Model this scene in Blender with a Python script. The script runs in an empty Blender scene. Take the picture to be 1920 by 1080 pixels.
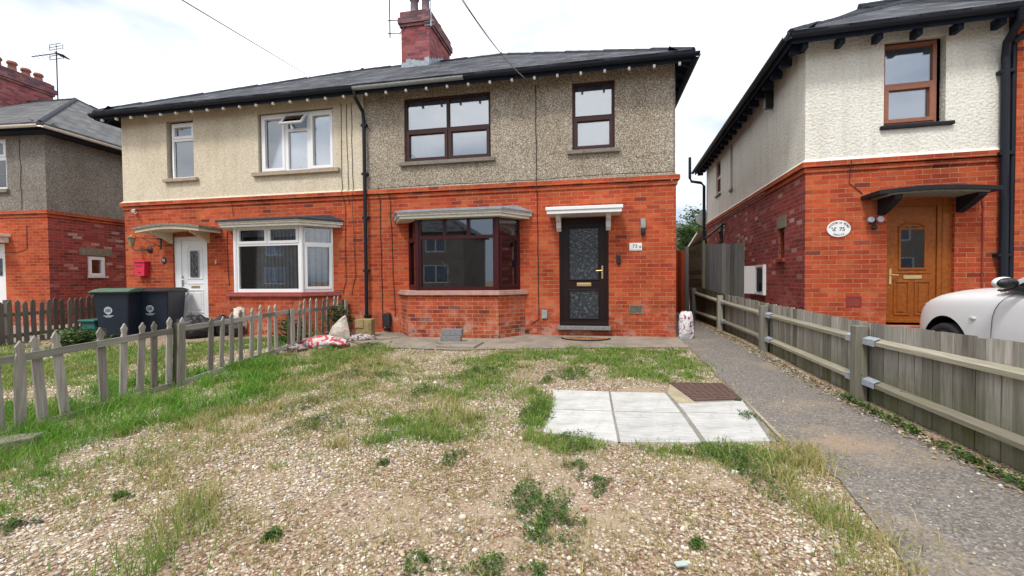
import bpy, bmesh, math, random
import numpy as np
from mathutils import Matrix, Vector, noise as mnoise
random.seed(7); RNG = np.random.default_rng(7)
scene = bpy.context.scene
COL = scene.collection
R = math.radians

# ------------------------------------------------------------------ camera
YAW, PITCH, ROLL = 0.1934, -0.0219, -0.0084
fw = Vector((-math.sin(YAW)*math.cos(PITCH), math.cos(YAW)*math.cos(PITCH), math.sin(PITCH)))
rt = Vector((math.cos(YAW), math.sin(YAW), 0)); up = rt.cross(fw)
r2 = rt*math.cos(ROLL)+up*math.sin(ROLL); u2 = up*math.cos(ROLL)-rt*math.sin(ROLL)
cd = bpy.data.cameras.new('camera'); cam = bpy.data.objects.new('camera', cd); COL.objects.link(cam)
cd.sensor_width = 36; cd.lens = 810/1920*36; cd.clip_start = 0.05; cd.clip_end = 1500
m3 = Matrix((r2, u2, -fw)).transposed().to_4x4(); m3.translation = (0, -8.3176, 1.1126)
cam.matrix_world = m3
scene.camera = cam

# ------------------------------------------------------------------ sky, sun, exposure
SUN_EL, SUN_AZ = R(56), R(200)          # azimuth clockwise from +Y: light comes over the photographer's shoulder
w = bpy.data.worlds.new('World'); scene.world = w; w.use_nodes = True
nt = w.node_tree; nt.nodes.clear()
def wn(t, **k):
    n = nt.nodes.new(t)
    for a, b in k.items(): setattr(n, a, b)
    return n
sky = wn('ShaderNodeTexSky', sky_type='NISHITA', sun_disc=False)
sky.sun_elevation = SUN_EL; sky.sun_rotation = SUN_AZ; sky.dust_density = 2.0
tc = wn('ShaderNodeTexCoord'); mp = wn('ShaderNodeMapping'); mp.inputs['Scale'].default_value = (1.2, 1.2, 3.0)
nz = wn('ShaderNodeTexNoise'); nz.inputs['Scale'].default_value = 1.5; nz.inputs['Detail'].default_value = 5; nz.inputs['Roughness'].default_value = .5
rp = wn('ShaderNodeValToRGB')
rp.color_ramp.elements[0].position = .53; rp.color_ramp.elements[0].color = (.36, .43, .53, 1)
rp.color_ramp.elements[1].position = .73; rp.color_ramp.elements[1].color = (1, 1, 1, 1)
sc_ = wn('ShaderNodeVectorMath', operation='SCALE'); sc_.inputs['Scale'].default_value = 9.6
mx = wn('ShaderNodeMix', data_type='RGBA'); mx.inputs['Factor'].default_value = .93
bg = wn('ShaderNodeBackground'); bg.inputs['Strength'].default_value = .10
out = wn('ShaderNodeOutputWorld')
L = nt.links.new
sx = wn('ShaderNodeSeparateXYZ'); ma = wn('ShaderNodeMath', operation='MULTIPLY_ADD'); ma.inputs[1].default_value = .42
L(tc.outputs['Generated'], mp.inputs['Vector']); L(mp.outputs[0], nz.inputs['Vector']); L(tc.outputs['Generated'], sx.inputs[0])
L(sx.outputs['Z'], ma.inputs[0]); L(nz.outputs['Fac'], ma.inputs[2]); L(ma.outputs[0], rp.inputs['Fac'])
L(rp.outputs['Color'], sc_.inputs[0]); L(sky.outputs[0], mx.inputs[6]); L(sc_.outputs[0], mx.inputs[7])
L(mx.outputs[2], bg.inputs['Color']); L(bg.outputs[0], out.inputs['Surface'])
sl = bpy.data.lights.new('sun', 'SUN'); sl.energy = 1.5; sl.angle = R(11); sl.color = (1, .96, .9)
so = bpy.data.objects.new('sun', sl); COL.objects.link(so)
sd = Vector((math.sin(SUN_AZ)*math.cos(SUN_EL), math.cos(SUN_AZ)*math.cos(SUN_EL), math.sin(SUN_EL)))
so.rotation_euler = sd.to_track_quat('Z', 'Y').to_euler(); so.location = sd*40
scene.view_settings.view_transform = 'Standard'; scene.view_settings.look = 'None'
scene.view_settings.exposure = 0.80; scene.view_settings.gamma = 1
scene.cycles.use_denoising = True
scene.cycles.max_bounces = 6; scene.cycles.transparent_max_bounces = 16; scene.cycles.caustics_reflective = False; scene.cycles.caustics_refractive = False

# ------------------------------------------------------------------ node helpers
class NM:
    def __init__(s, name):
        s.m = bpy.data.materials.new(name); s.m.use_nodes = True; s.t = s.m.node_tree
        s.bsdf = s.t.nodes['Principled BSDF']; s.out = s.t.nodes['Material Output']
    def n(s, typ, **k):
        x = s.t.nodes.new(typ)
        for a, b in k.items():
            if a in x.bl_rna.properties: setattr(x, a, b)
        return x
    def set(s, node, **k):
        for a, b in k.items():
            key = a.replace('_', ' ')
            for c in node.inputs:
                if c.name.lower() == key.lower(): c.default_value = b; break
        return node
    def link(s, a, b): s.t.links.new(a, b)
    def uv(s, scale=(1, 1, 1), obj=False):
        t = s.n('ShaderNodeTexCoord'); mp = s.n('ShaderNodeMapping'); mp.inputs['Scale'].default_value = scale
        s.link(t.outputs['Object' if obj else 'UV'], mp.inputs['Vector']); return mp.outputs[0]
    def noise(s, vec, scale, detail=4, rough=.6, out='Fac'):
        x = s.n('ShaderNodeTexNoise'); s.set(x, Scale=scale, Detail=detail, Roughness=rough)
        s.link(vec, x.inputs['Vector']); return x.outputs[out]
    def voro(s, vec, scale, feature='F1', out='Color'):
        x = s.n('ShaderNodeTexVoronoi', feature=feature); s.set(x, Scale=scale); s.link(vec, x.inputs['Vector']); return x.outputs[out]
    def ramp(s, fac, stops, interp='LINEAR'):
        x = s.n('ShaderNodeValToRGB'); cr = x.color_ramp; cr.interpolation = interp
        while len(cr.elements) < len(stops): cr.elements.new(.5)
        for e, (p, c) in zip(cr.elements, stops):
            e.position = p; e.color = tuple(c)+(1,) if hasattr(c, '__len__') else (c, c, c, 1)
        s.link(fac, x.inputs['Fac']); return x.outputs['Color']
    def mix(s, fac, a, b, mode='MIX'):
        x = s.n('ShaderNodeMix', data_type='RGBA'); x.blend_type = mode
        for k, v in ((0, fac), (6, a), (7, b)):
            sock = x.inputs[k]
            if isinstance(v, (int, float)): sock.default_value = v if k == 0 else (v, v, v, 1)
            elif isinstance(v, tuple): sock.default_value = v+(1,)
            else: s.link(v, sock)
        return x.outputs[2]
    def math(s, op, a, b=0.0):
        x = s.n('ShaderNodeMath', operation=op)
        for i, v in enumerate((a, b)):
            if isinstance(v, (int, float)): x.inputs[i].default_value = v
            else: s.link(v, x.inputs[i])
        return x.outputs[0]
    def bump(s, h, strength=.5, dist=.01, normal=None):
        x = s.n('ShaderNodeBump'); s.set(x, Strength=strength, Distance=dist); s.link(h, x.inputs['Height'])
        if normal: s.link(normal, x.inputs['Normal'])
        s.link(x.outputs[0], s.bsdf.inputs['Normal']); return x.outputs[0]
    def col(s, c):
        if isinstance(c, tuple): s.bsdf.inputs['Base Color'].default_value = c+(1,)
        else: s.link(c, s.bsdf.inputs['Base Color'])
    def p(s, **k): s.set(s.bsdf, **k); return s

def simple(name, c, rough=.5, metal=0, spec=.5, var=.12, scale=6, bump=0, bscale=40, coat=0):
    m = NM(name); v = m.uv()
    n = m.noise(v, scale, 5)
    lo = tuple(x*(1-var) for x in c); hi = tuple(min(1, x*(1+var)) for x in c)
    m.col(m.ramp(n, [(.3, lo), (.7, hi)]))
    m.p(Roughness=rough, Metallic=metal); m.set(m.bsdf, Specular_IOR_Level=spec, Coat_Weight=coat)
    if bump: m.bump(m.noise(v, bscale, 4), bump, .01)
    return m.m

def brick_mat(name, stops, mortar, rowh=.0765, dirt=.35, mort=.011):
    m = NM(name); v = m.uv()
    wv = m.noise(v, 3.0, 2, out='Color')
    ad = m.n('ShaderNodeVectorMath', operation='MULTIPLY_ADD'); m.link(wv, ad.inputs[0]); ad.inputs[1].default_value = (.006, .006, 0); m.link(v, ad.inputs[2])
    b = m.n('ShaderNodeTexBrick'); b.offset = .5
    m.set(b, Color1=(0, 0, 0, 1), Color2=(1, 1, 1, 1), Mortar=(.5, .5, .5, 1), Scale=1, Mortar_Size=mort/2, Mortar_Smooth=.15, Bias=0, Brick_Width=.229, Row_Height=rowh)
    m.link(ad.outputs[0], b.inputs['Vector'])
    c = m.ramp(b.outputs['Color'], stops)
    fine = m.noise(v, 60, 4, .7)
    c = m.mix(.5, c, m.ramp(fine, [(.3, .62), (.7, 1.25)]), 'MULTIPLY')
    big = m.noise(v, 1.3, 6, .65)
    c = m.mix(dirt, c, m.ramp(big, [(.35, (.42, .34, .33)), (.55, (1, 1, 1))]), 'MULTIPLY')
    sxy = m.n('ShaderNodeSeparateXYZ'); m.link(v, sxy.inputs[0]); low = m.ramp(sxy.outputs[1], [(.05, 1.0), (.75, 0.0)])
    st = m.noise(v, 2.6, 6, .7); c = m.mix(m.math('MULTIPLY', low, m.ramp(st, [(.50, 0.0), (.62, .55)])), c, (.50, .36, .30))
    c = m.mix(m.math('MULTIPLY', low, m.ramp(st, [(.36, .75), (.46, 0.0)])), c, (.07, .045, .04))
    c = m.mix(.55, c, m.ramp(m.noise(v, .55, 3, .5), [(.35, .78), (.65, 1.15)]), 'MULTIPLY')
    c = m.mix(.8, c, m.ramp(m.noise(v, 1.9, 5, .65), [(.42, (1, 1, 1)), (.62, (1.12, 1.5, 1.55))]), 'MULTIPLY')
    mo = m.mix(.6, mortar, m.ramp(m.noise(v, 7, 4), [(.35, .35), (.65, 1.1)]), 'MULTIPLY')
    m.col(m.mix(b.outputs['Fac'], c, mo))
    h = m.math('SUBTRACT', m.math('MULTIPLY', fine, .5), b.outputs['Fac'])
    m.bump(h, .55, .008); m.p(Roughness=.88); m.set(m.bsdf, Specular_IOR_Level=.2)
    return m.m
M = {}
M['brick'] = brick_mat('red_brick', [(0, (.16, .036, .028)), (.02, (.25, .045, .028)), (.05, (.36, .050, .024)), (.3, (.42, .058, .024)), (.55, (.46, .075, .027)), (.8, (.50, .10, .036)), (1, (.35, .05, .028))], (.44, .20, .11), dirt=.6)
M['brick_wet'] = brick_mat('bay_brick', [(0, (.14, .034, .027)), (.08, (.22, .044, .03)), (.2, (.34, .05, .026)), (.6, (.44, .074, .028)), (1, (.39, .072, .034))], (.44, .28, .17), dirt=.75)
M['brick_plum'] = brick_mat('plum_brick', [(0, (.18, .038, .036)), (.3, (.28, .046, .042)), (.65, (.34, .055, .046)), (.86, (.36, .06, .05)), (.95, (.42, .17, .14)), (1, (.52, .36, .30))], (.30, .17, .14), dirt=.6)
M['brick_chim'] = brick_mat('chimney_brick', [(0, (.17, .055, .065)), (.4, (.32, .08, .085)), (.8, (.38, .11, .105)), (1, (.22, .07, .085))], (.20, .12, .13))
M['brick_dark'] = brick_mat('sooty_brick', [(0, (.10, .06, .07)), (.5, (.20, .09, .1)), (1, (.3, .11, .11))], (.14, .10, .1))

def dash_mat(name, stops, scale=42, strength=.7, stain=.5, tint=None):
    m = NM(name); v = m.uv()
    c1 = m.voro(v, scale); bw = m.n('ShaderNodeSeparateColor'); m.link(c1, bw.inputs[0])
    c = m.ramp(bw.outputs[0], stops)
    d = m.voro(v, scale, out='Distance')
    c = m.mix(.55, c, m.ramp(d, [(.2, 1.12), (.8, .62)]), 'MULTIPLY')
    big = m.noise(v, .9, 6, .6)
    c = m.mix(stain, c, m.ramp(big, [(.36, (.62, .57, .50)), (.60, (1, 1, 1))]), 'MULTIPLY')
    vs = m.uv((5, .55, 1)); c = m.mix(.25, c, m.ramp(m.noise(vs, 1.0, 4, .6), [(.34, (.66, .63, .58)), (.56, (1, 1, 1))]), 'MULTIPLY')
    m.col(c); m.bump(m.math('SUBTRACT', 1.0, d), strength, .012); m.p(Roughness=.95); m.set(m.bsdf, Specular_IOR_Level=.15)
    return m.m
M['dash'] = dash_mat('grey_pebbledash', [(0, (.15, .12, .09)), (.3, (.28, .235, .18)), (.6, (.40, .345, .27)), (.85, (.54, .48, .40)), (1, (.78, .73, .66))], scale=80, strength=.35, stain=.45)
M['dash_grey'] = dash_mat('weathered_pebbledash', [(0, (.12, .108, .095)), (.4, (.22, .20, .18)), (.8, (.33, .31, .28)), (1, (.46, .44, .41))], scale=80, strength=.35)
M['cream'] = dash_mat('cream_painted_dash', [(0, (.55, .475, .36)), (.35, (.68, .60, .47)), (1, (.78, .71, .57))], scale=70, strength=.3, stain=.3)
def roughcast():
    m = NM('white_roughcast'); v = m.uv()
    n = m.noise(v, 26, 3, .55); big = m.noise(v, 1.2, 5)
    c = m.ramp(n, [(.3, (.64, .62, .55)), (.6, (.80, .785, .72))])
    vs = m.uv((5, .5, 1)); c = m.mix(.35, c, m.ramp(m.noise(vs, 1.0, 4, .6), [(.36, (.72, .70, .64)), (.55, (1, 1, 1))]), 'MULTIPLY')
    m.col(m.mix(.25, c, m.ramp(big, [(.35, .75), (.6, 1.0)]), 'MULTIPLY'))
    m.bump(n, .8, .028); m.p(Roughness=.9); m.set(m.bsdf, Specular_IOR_Level=.2); return m.m
M['rough'] = roughcast()
def slate(name, a, b, moss=.3, roww=.2):
    m = NM(name); v = m.uv()
    t = m.n('ShaderNodeTexBrick'); t.offset = .5
    m.set(t, Color1=a+(1,), Color2=b+(1,), Mortar=(.015, .015, .018, 1), Scale=1, Mortar_Size=.006, Mortar_Smooth=.3, Brick_Width=.30, Row_Height=roww)
    m.link(v, t.inputs['Vector'])
    n = m.noise(v, 1.8, 7, .72)
    c = m.mix(moss, t.outputs['Color'], m.ramp(n, [(.40, (.45, .45, .48)), (.64, (1.9, 1.9, 1.75))]), 'MULTIPLY')
    m.col(c)
    sp = m.n('ShaderNodeSeparateXYZ'); m.link(v, sp.inputs[0])
    saw = m.math('FRACT', m.math('DIVIDE', sp.outputs[1], roww))
    h = m.math('SUBTRACT', m.math('MULTIPLY', m.math('SUBTRACT', 1.0, saw), 1.0), t.outputs['Fac'])
    m.bump(h, 1.0, .03); m.p(Roughness=.8); m.set(m.bsdf, Specular_IOR_Level=.25); return m.m
M['slate'] = slate('slate_tiles', (.016, .020, .030), (.075, .080, .098), .95)
M['tile_grey'] = slate('grey_roof_tiles', (.075, .078, .085), (.13, .13, .14), .4, .17)
M['slate_edge'] = simple('slate_ridge', (.04, .045, .058), .85, spec=.2, var=.5, scale=9, bump=.5)
M['lead'] = simple('lead_flashing', (.27, .31, .36), .45, metal=.25, var=.3, scale=7, bump=.2)
M['bluepaint'] = simple('dark_blue_eaves', (.012, .018, .034), .7, spec=.2, var=.3)
M['gutter'] = simple('black_gutter', (.009, .012, .020), .5, spec=.25, var=.25)
M['gutter_grey'] = simple('weathered_grey_gutter', (.28, .30, .29), .6, var=.2, scale=12)
M['whiteplas'] = simple('white_plastic', (.76, .77, .78), .3, var=.03)
M['upvc'] = simple('white_upvc', (.78, .79, .81), .28, var=.03, scale=3)
M['paintw'] = simple('weathered_white_paint', (.72, .70, .63), .55, var=.16, scale=14, bump=.2)
M['creamp'] = simple('cream_paint', (.66, .58, .43), .6, var=.15, scale=12)
M['rosewood'] = simple('rosewood_foil', (.045, .006, .009), .38, spec=.3, var=.25, scale=20)
M['darkrose'] = simple('rosewood_dark_frame', (.014, .005, .006), .4, spec=.3, var=.25, scale=20)
M['brownfoil'] = simple('dull_brown_frame', (.045, .017, .016), .45, spec=.3, var=.2, scale=15)
M['oak'] = simple('golden_oak_foil', (.25, .070, .010), .45, spec=.25, var=.3, scale=18)
M['oakdark'] = simple('dark_golden_oak', (.13, .035, .008), .45, spec=.25, var=.3, scale=18)  # darker golden oak for the small side window frames
M['redbrown'] = simple('red_brown_frame', (.27, .10, .055), .38, var=.15, scale=15)
M['sillgrey'] = simple('stone_sill', (.20, .175, .15), .9, var=.3, scale=16, bump=.5)
M['sillcream'] = simple('buff_sill', (.36, .29, .22), .85, var=.25, scale=16, bump=.4)
M['sillblack'] = simple('black_sill', (.012, .013, .018), .6, spec=.25, var=.3)
M['bayledge'] = simple('pink_painted_ledge', (.42, .24, .20), .65, var=.25, scale=9)
M['sillred'] = simple('red_painted_sill', (.30, .065, .055), .6, var=.25, scale=12)
M['lintel'] = simple('stone_lintel', (.20, .18, .13), .9, var=.3, scale=14, bump=.5)
M['brass'] = simple('brass', (.75, .58, .30), .3, metal=.9, var=.1)
M['steel'] = simple('galvanised_steel', (.38, .43, .49), .6, metal=.3, var=.2, scale=25)
M['chrome'] = simple('chrome', (.7, .7, .72), .2, metal=1, var=.05)
M['black'] = simple('black_plastic', (.012, .012, .014), .4, var=.2)
M['cable'] = simple('cable_black', (.02, .016, .016), .6)
M['grille'] = simple('vent_grille', (.018, .017, .018), .6)
M['redvent'] = simple('red_air_brick', (.22, .03, .025), .7)
M['terracotta'] = simple('terracotta', (.30, .12, .085), .8, var=.3, scale=9, bump=.3)
M['pot_grey'] = simple('grey_clay_pot', (.22, .17, .19), .8, var=.3, scale=9)
M['concrete'] = simple('cast_concrete', (.19, .19, .195), .9, var=.25, scale=20, bump=.5)
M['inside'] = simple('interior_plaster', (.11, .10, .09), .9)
M['doorglass_frame'] = M['darkrose']
def wood(name, a, b, algae=.3, along='v', green=(.16, .19, .07), low=0):
    m = NM(name)
    s = (45, 2.2, 1) if along == 'v' else (2.2, 45, 1)
    v = m.uv(s); v1 = m.uv()
    o2 = m.n('ShaderNodeObjectInfo'); ad = m.n('ShaderNodeVectorMath', operation='MULTIPLY_ADD'); m.link(o2.outputs['Random'], ad.inputs[0]); ad.inputs[1].default_value = (37, 23, 0); m.link(v, ad.inputs[2]); v = ad.outputs[0]
    ad = m.n('ShaderNodeVectorMath', operation='MULTIPLY_ADD'); m.link(o2.outputs['Random'], ad.inputs[0]); ad.inputs[1].default_value = (7, 13, 0); m.link(v1, ad.inputs[2]); v1 = ad.outputs[0]
    n = m.noise(v, 1.0, 6, .65)
    c = m.ramp(n, [(.25, a), (.75, b)])
    geo = m.n('ShaderNodeNewGeometry'); oi = m.n('ShaderNodeObjectInfo'); rnd = m.math('FRACT', m.math('ADD', geo.outputs['Random Per Island'], oi.outputs['Random']))
    c = m.mix(.8, c, m.ramp(rnd, [(0, (.42, .40, .38)), (.5, (.92, .92, .92)), (1, (1.42, 1.42, 1.43))]), 'MULTIPLY')
    if algae:
        a2 = m.noise(v1, 1.6, 5, .6); g = m.ramp(a2, [(.46, 0.0), (.66, algae)])
        c = m.mix(g, c, green)
    if low:
        sz = m.n('ShaderNodeSeparateXYZ'); m.link(m.uv(), sz.inputs[0]); lw_ = m.ramp(sz.outputs[1], [(.0, low), (.16, low*.7), (.34, 0.0)])
        c = m.mix(m.math('MULTIPLY', lw_, m.ramp(m.noise(v1, 3, 4), [(.3, .5), (.6, 1.0)])), c, (.085, .095, .035))
    kn = m.voro(v1, 5, out='Distance'); c = m.mix(.7, c, m.ramp(kn, [(.03, .35), (.07, 1.0)]), 'MULTIPLY')
    m.col(c); m.bump(n, .5, .006); m.p(Roughness=.85); m.set(m.bsdf, Specular_IOR_Level=.2); return m.m
M['picket'] = wood('weathered_pickets', (.17, .15, .13), (.43, .405, .375), .05)
M['picket_rail'] = wood('weathered_rail', (.18, .165, .145), (.45, .43, .40), .05, 'h')
M['picket_dark'] = wood('dark_pickets', (.055, .05, .045), (.17, .155, .14), .1)
M['post_dark'] = wood('dark_post', (.03, .028, .022), (.08, .07, .055), .2)
M['board'] = wood('featheredge_boards', (.15, .138, .12), (.46, .435, .40), .22, low=.8)
M['rail_h'] = wood('fence_rail', (.19, .17, .125), (.42, .39, .32), .30, 'h')
M['gravelboard'] = wood('gravel_board', (.07, .07, .042), (.17, .165, .105), .75, 'h', (.09, .105, .04))
M['board_green'] = wood('mossy_posts', (.17, .16, .13), (.34, .325, .28), .25)
M['panel_grey'] = wood('grey_gate_boards', (.085, .083, .085), (.16, .158, .16), .15)
M['lap'] = wood('lap_panel', (.10, .095, .065), (.22, .21, .16), .5, 'h')
M['orange_wood'] = wood('orange_stained_gate', (.30, .045, .018), (.46, .085, .03), 0)
def glass(name, tint=(.75, .78, .8), refl=.16, rough=.02):
    m = NM(name); t = m.t; t.nodes.remove(m.bsdf)
    g = m.n('ShaderNodeBsdfGlossy'); g.inputs['Roughness'].default_value = rough; g.inputs['Color'].default_value = (.95, .97, 1, 1)
    tr = m.n('ShaderNodeBsdfTransparent'); tr.inputs['Color'].default_value = tint+(1,)
    lw = m.n('ShaderNodeFresnel'); lw.inputs['IOR'].default_value = 1.5
    f = m.math('MINIMUM', m.math('ADD', m.math('MULTIPLY', lw.outputs[0], 1.3), refl), 1.0)
    x = m.n('ShaderNodeMixShader'); m.link(f, x.inputs[0]); m.link(tr.outputs[0], x.inputs[1]); m.link(g.outputs[0], x.inputs[2])
    m.link(x.outputs[0], m.out.inputs['Surface']); return m.m
M['glass'] = glass('window_glass', (.86, .88, .90), .045)
M['glass_sky'] = glass('upstairs_window_glass', (.86, .88, .90), .20)
M['glass_dark'] = glass('dark_window_glass', (.55, .58, .62), .12)
def frosted():
    m = NM('patterned_door_glass'); v = m.uv(); n = m.noise(v, 14, 6, .7); vv = m.voro(v, 26, out='Distance')
    m.col(m.ramp(m.math('MULTIPLY', n, m.math('ADD', vv, .5)), [(.18, (.010, .014, .024)), (.55, (.030, .038, .048)), (.70, (.085, .095, .10))]))
    m.bump(m.math('ADD', n, vv), .35, .01); m.p(Roughness=.16); m.set(m.bsdf, Specular_IOR_Level=.7); return m.m
M['frost'] = frosted()
def blindmat(name, c, refl=.3):
    m = NM(name); v = m.uv(); n = m.noise(v, 1.5, 3)
    m.col(m.ramp(n, [(.3, tuple(x*.9 for x in c)), (.7, c)])); m.p(Roughness=.9); m.set(m.bsdf, Specular_IOR_Level=.1); return m.m
M['blind'] = blindmat('sky_toned_roller_blind', (.62, .70, .80))  # blind whose blue-white colour also carries the sky mirrored in the upstairs panes
M['blind_slat'] = simple('slate_grey_blind_slat', (.30, .33, .38), .8, var=.2)
M['net'] = None
def netm():
    m = NM('floral_net_curtain'); v = m.uv((1, 1, 1))
    d = m.voro(v, 2.6, out='Distance'); n = m.noise(v, 7, 4)
    w_ = m.n('ShaderNodeTexWave'); m.set(w_, Scale=9, Distortion=1.5); m.link(v, w_.inputs['Vector'])
    e = m.math('ADD', d, m.math('MULTIPLY', n, .25))
    c = m.ramp(e, [(.26, (.22, .24, .27)), (.32, (.66, .71, .76))])
    vs = m.uv((5, .5, 1)); c = m.mix(.35, c, m.ramp(m.noise(vs, 1.0, 4, .6), [(.36, (.72, .70, .64)), (.55, (1, 1, 1))]), 'MULTIPLY')
    m.col(m.mix(.25, c, w_.outputs['Color'], 'MULTIPLY')); m.p(Roughness=.95); return m.m
M['net'] = netm()
M['curtain'] = simple('pale_green_curtain', (.30, .34, .31), .9, var=.1)

# ------------------------------------------------------------------ mesh helpers
class MB:
    def __init__(s, mat=None): s.v = []; s.f = []; s.X = mat
    def _v(s, p):
        p = Vector(p); s.v.append(tuple(s.X @ p) if s.X is not None else tuple(p)); return len(s.v)-1
    def poly(s, pts): s.f.append([s._v(p) for p in pts]); return s
    def box(s, x0, x1, y0, y1, z0, z1, T=None):
        P = [(x0, y0, z0), (x1, y0, z0), (x1, y1, z0), (x0, y1, z0), (x0, y0, z1), (x1, y0, z1), (x1, y1, z1), (x0, y1, z1)]
        if T is not None: P = [T @ Vector(p) for p in P]
        i = [s._v(p) for p in P]
        for a in ((0, 3, 2, 1), (4, 5, 6, 7), (0, 1, 5, 4), (1, 2, 6, 5), (2, 3, 7, 6), (3, 0, 4, 7)): s.f.append([i[k] for k in a])
        return s
    def prism(s, pts, y0, y1, T=None):            # outline in x,z (counter-clockwise seen from -y), extruded y0..y1
        T = T or Matrix()
        a = [s._v(T @ Vector((x, y0, z))) for x, z in pts]; b = [s._v(T @ Vector((x, y1, z))) for x, z in pts]
        s.f.append(a); s.f.append(b[::-1]); n = len(pts)
        for i in range(n): j = (i+1) % n; s.f.append([a[j], a[i], b[i], b[j]])
        return s
    def plan(s, pts, z0, z1):                     # plan outline counter-clockwise, vertical walls
        a = [s._v((x, y, z0)) for x, y in pts]; b = [s._v((x, y, z1)) for x, y in pts]
        s.f.append(a[::-1]); s.f.append(b); n = len(pts)
        for i in range(n): j = (i+1) % n; s.f.append([a[i], a[j], b[j], b[i]])
        return s
    def bar(s, p, q, w, h, upv=(0, 0, 1)):
        p = Vector(p); q = Vector(q); d = q-p; L_ = d.length; d.normalize(); u = Vector(upv); sd_ = d.cross(u)
        if sd_.length < 1e-4: sd_ = d.cross(Vector((0, 1, 0)))
        sd_.normalize(); u = sd_.cross(d)
        T = Matrix((sd_, d, u)).transposed().to_4x4(); T.translation = p
        return s.box(-w/2, w/2, 0, L_, -h/2, h/2, T)
    def tube(s, pts, r, n=8, cap=True):
        pts = [Vector(p) for p in pts]; rs = r if hasattr(r, '__len__') else [r]*len(pts); rings = []
        for i, p in enumerate(pts):
            d = (pts[min(i+1, len(pts)-1)]-pts[max(i-1, 0)]).normalized()
            a = d.cross(Vector((0, 0, 1)) if abs(d.z) < .9 else Vector((0, 1, 0))).normalized(); b = d.cross(a)
            rings.append([s._v(p+(a*math.cos(t)+b*math.sin(t))*rs[i]) for t in [2*math.pi*k/n for k in range(n)]])
        for A, B_ in zip(rings, rings[1:]):
            for k in range(n): s.f.append([A[k], B_[k], B_[(k+1) % n], A[(k+1) % n]])
        if cap: s.f.append(rings[0]); s.f.append(rings[-1][::-1])
        return s
    def lathe(s, c, prof, n=16, T=None, cap=True):
        T = T or Matrix.Translation(c); rings = []
        for r, z in prof: rings.append([s._v(T @ Vector((r*math.cos(2*math.pi*k/n), r*math.sin(2*math.pi*k/n), z))) for k in range(n)])
        for A, B_ in zip(rings, rings[1:]):
            for k in range(n): s.f.append([A[k], A[(k+1) % n], B_[(k+1) % n], B_[k]])
        s.f.append(rings[0][::-1])
        if cap: s.f.append(rings[-1])
        return s
    def blob(s, c, r, nu=18, nv=12, fn=None, T=None):
        g = []; c = Vector(c); T = T or Matrix()
        for j in range(nv+1):
            row = []
            for i in range(nu):
                a = 2*math.pi*i/nu; b = -math.pi/2+math.pi*j/nv
                d = Vector((math.cos(a)*math.cos(b), math.sin(a)*math.cos(b), math.sin(b)))
                k = fn(d) if fn else 1
                row.append(s._v(c+(T.to_3x3() @ Vector((d.x*r[0]*k, d.y*r[1]*k, d.z*r[2]*k)))))
            g.append(row)
        for j in range(nv):
            for i in range(nu): s.f.append([g[j][i], g[j][(i+1) % nu], g[j+1][(i+1) % nu], g[j+1][i]])
        return s
    def wall(s, u0, u1, z0, z1, holes=(), d=.12, T=None):   # face at y=0 towards -y with openings and reveals
        T = T or Matrix()
        us = sorted({u0, u1, *[h[0] for h in holes], *[h[1] for h in holes]}); zs = sorted({z0, z1, *[h[2] for h in holes], *[h[3] for h in holes]})
        us = [u for u in us if u0 <= u <= u1]; zs = [z for z in zs if z0 <= z <= z1]
        Q = lambda *p: [T @ Vector(q) for q in p]
        for a, b in zip(us, us[1:]):
            for c, e in zip(zs, zs[1:]):
                mu, mz = (a+b)/2, (c+e)/2
                if any(h[0] < mu < h[1] and h[2] < mz < h[3] for h in holes): continue
                s.poly(Q((a, 0, c), (b, 0, c), (b, 0, e), (a, 0, e)))
        for a, b, c, e in holes:
            c = max(c, z0); e = min(e, z1)
            if e <= c: continue
            s.poly(Q((a, 0, c), (a, 0, e), (a, d, e), (a, d, c))); s.poly(Q((b, 0, c), (b, d, c), (b, d, e), (b, 0, e)))
            if e < z1: s.poly(Q((a, 0, e), (b, 0, e), (b, d, e), (a, d, e)))
            if c > z0: s.poly(Q((a, 0, c), (a, d, c), (b, d, c), (b, 0, c)))
        return s

ROOT = {}                                          # thing name -> inverse matrix when authored in world coordinates
def root_of(o):
    while o.parent: o = o.parent
    return o
def finish(me, mat, smooth):
    if mat: me.materials.append(mat)
    if smooth: me.polygons.foreach_set('use_smooth', [True]*len(me.polygons))
def add_uv(me):
    uv = me.uv_layers.new(name='UVMap'); co = [v.co for v in me.vertices]; Z = Vector((0, 0, 1)); dat = [0.0]*(2*len(me.loops))
    for p in me.polygons:
        n = p.normal
        if abs(n.z) > .98: T, B_ = Vector((1, 0, 0)), Vector((0, 1, 0))
        else: T = Z.cross(n).normalized(); B_ = n.cross(T)
        for li in p.loop_indices:
            c = co[me.loops[li].vertex_index]; dat[2*li] = c.dot(T); dat[2*li+1] = c.dot(B_)
    uv.data.foreach_set('uv', dat)
def build(name, b, mat, parent=None, smooth=False, bevel=0, uv=True, label=None):
    me = bpy.data.meshes.new(name); me.from_pydata(b.v, [], b.f); me.update()
    if uv: add_uv(me)
    finish(me, mat, smooth)
    o = bpy.data.objects.new(name, me); COL.objects.link(o)
    if parent:
        o.parent = parent; inv = ROOT.get(root_of(parent).name)
        if inv is not None: me.transform(inv)
    if bevel:
        md = o.modifiers.new('bevel', 'BEVEL'); md.width = bevel; md.segments = 2; md.limit_method = 'ANGLE'
    if label: o['label'] = label
    return o
def thing(name, label, cat, loc=(0, 0, 0), rot=0, group=None, world=True):
    o = bpy.data.objects.new(name, None); COL.objects.link(o); o.location = loc; o.rotation_euler = (0, 0, rot); o.empty_display_size = .2
    o['label'] = label; o['category'] = cat
    if group: o['group'] = group
    if world: ROOT[o.name] = (Matrix.Translation(loc) @ Matrix.Rotation(rot, 4, 'Z')).inverted()
    return o
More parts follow.
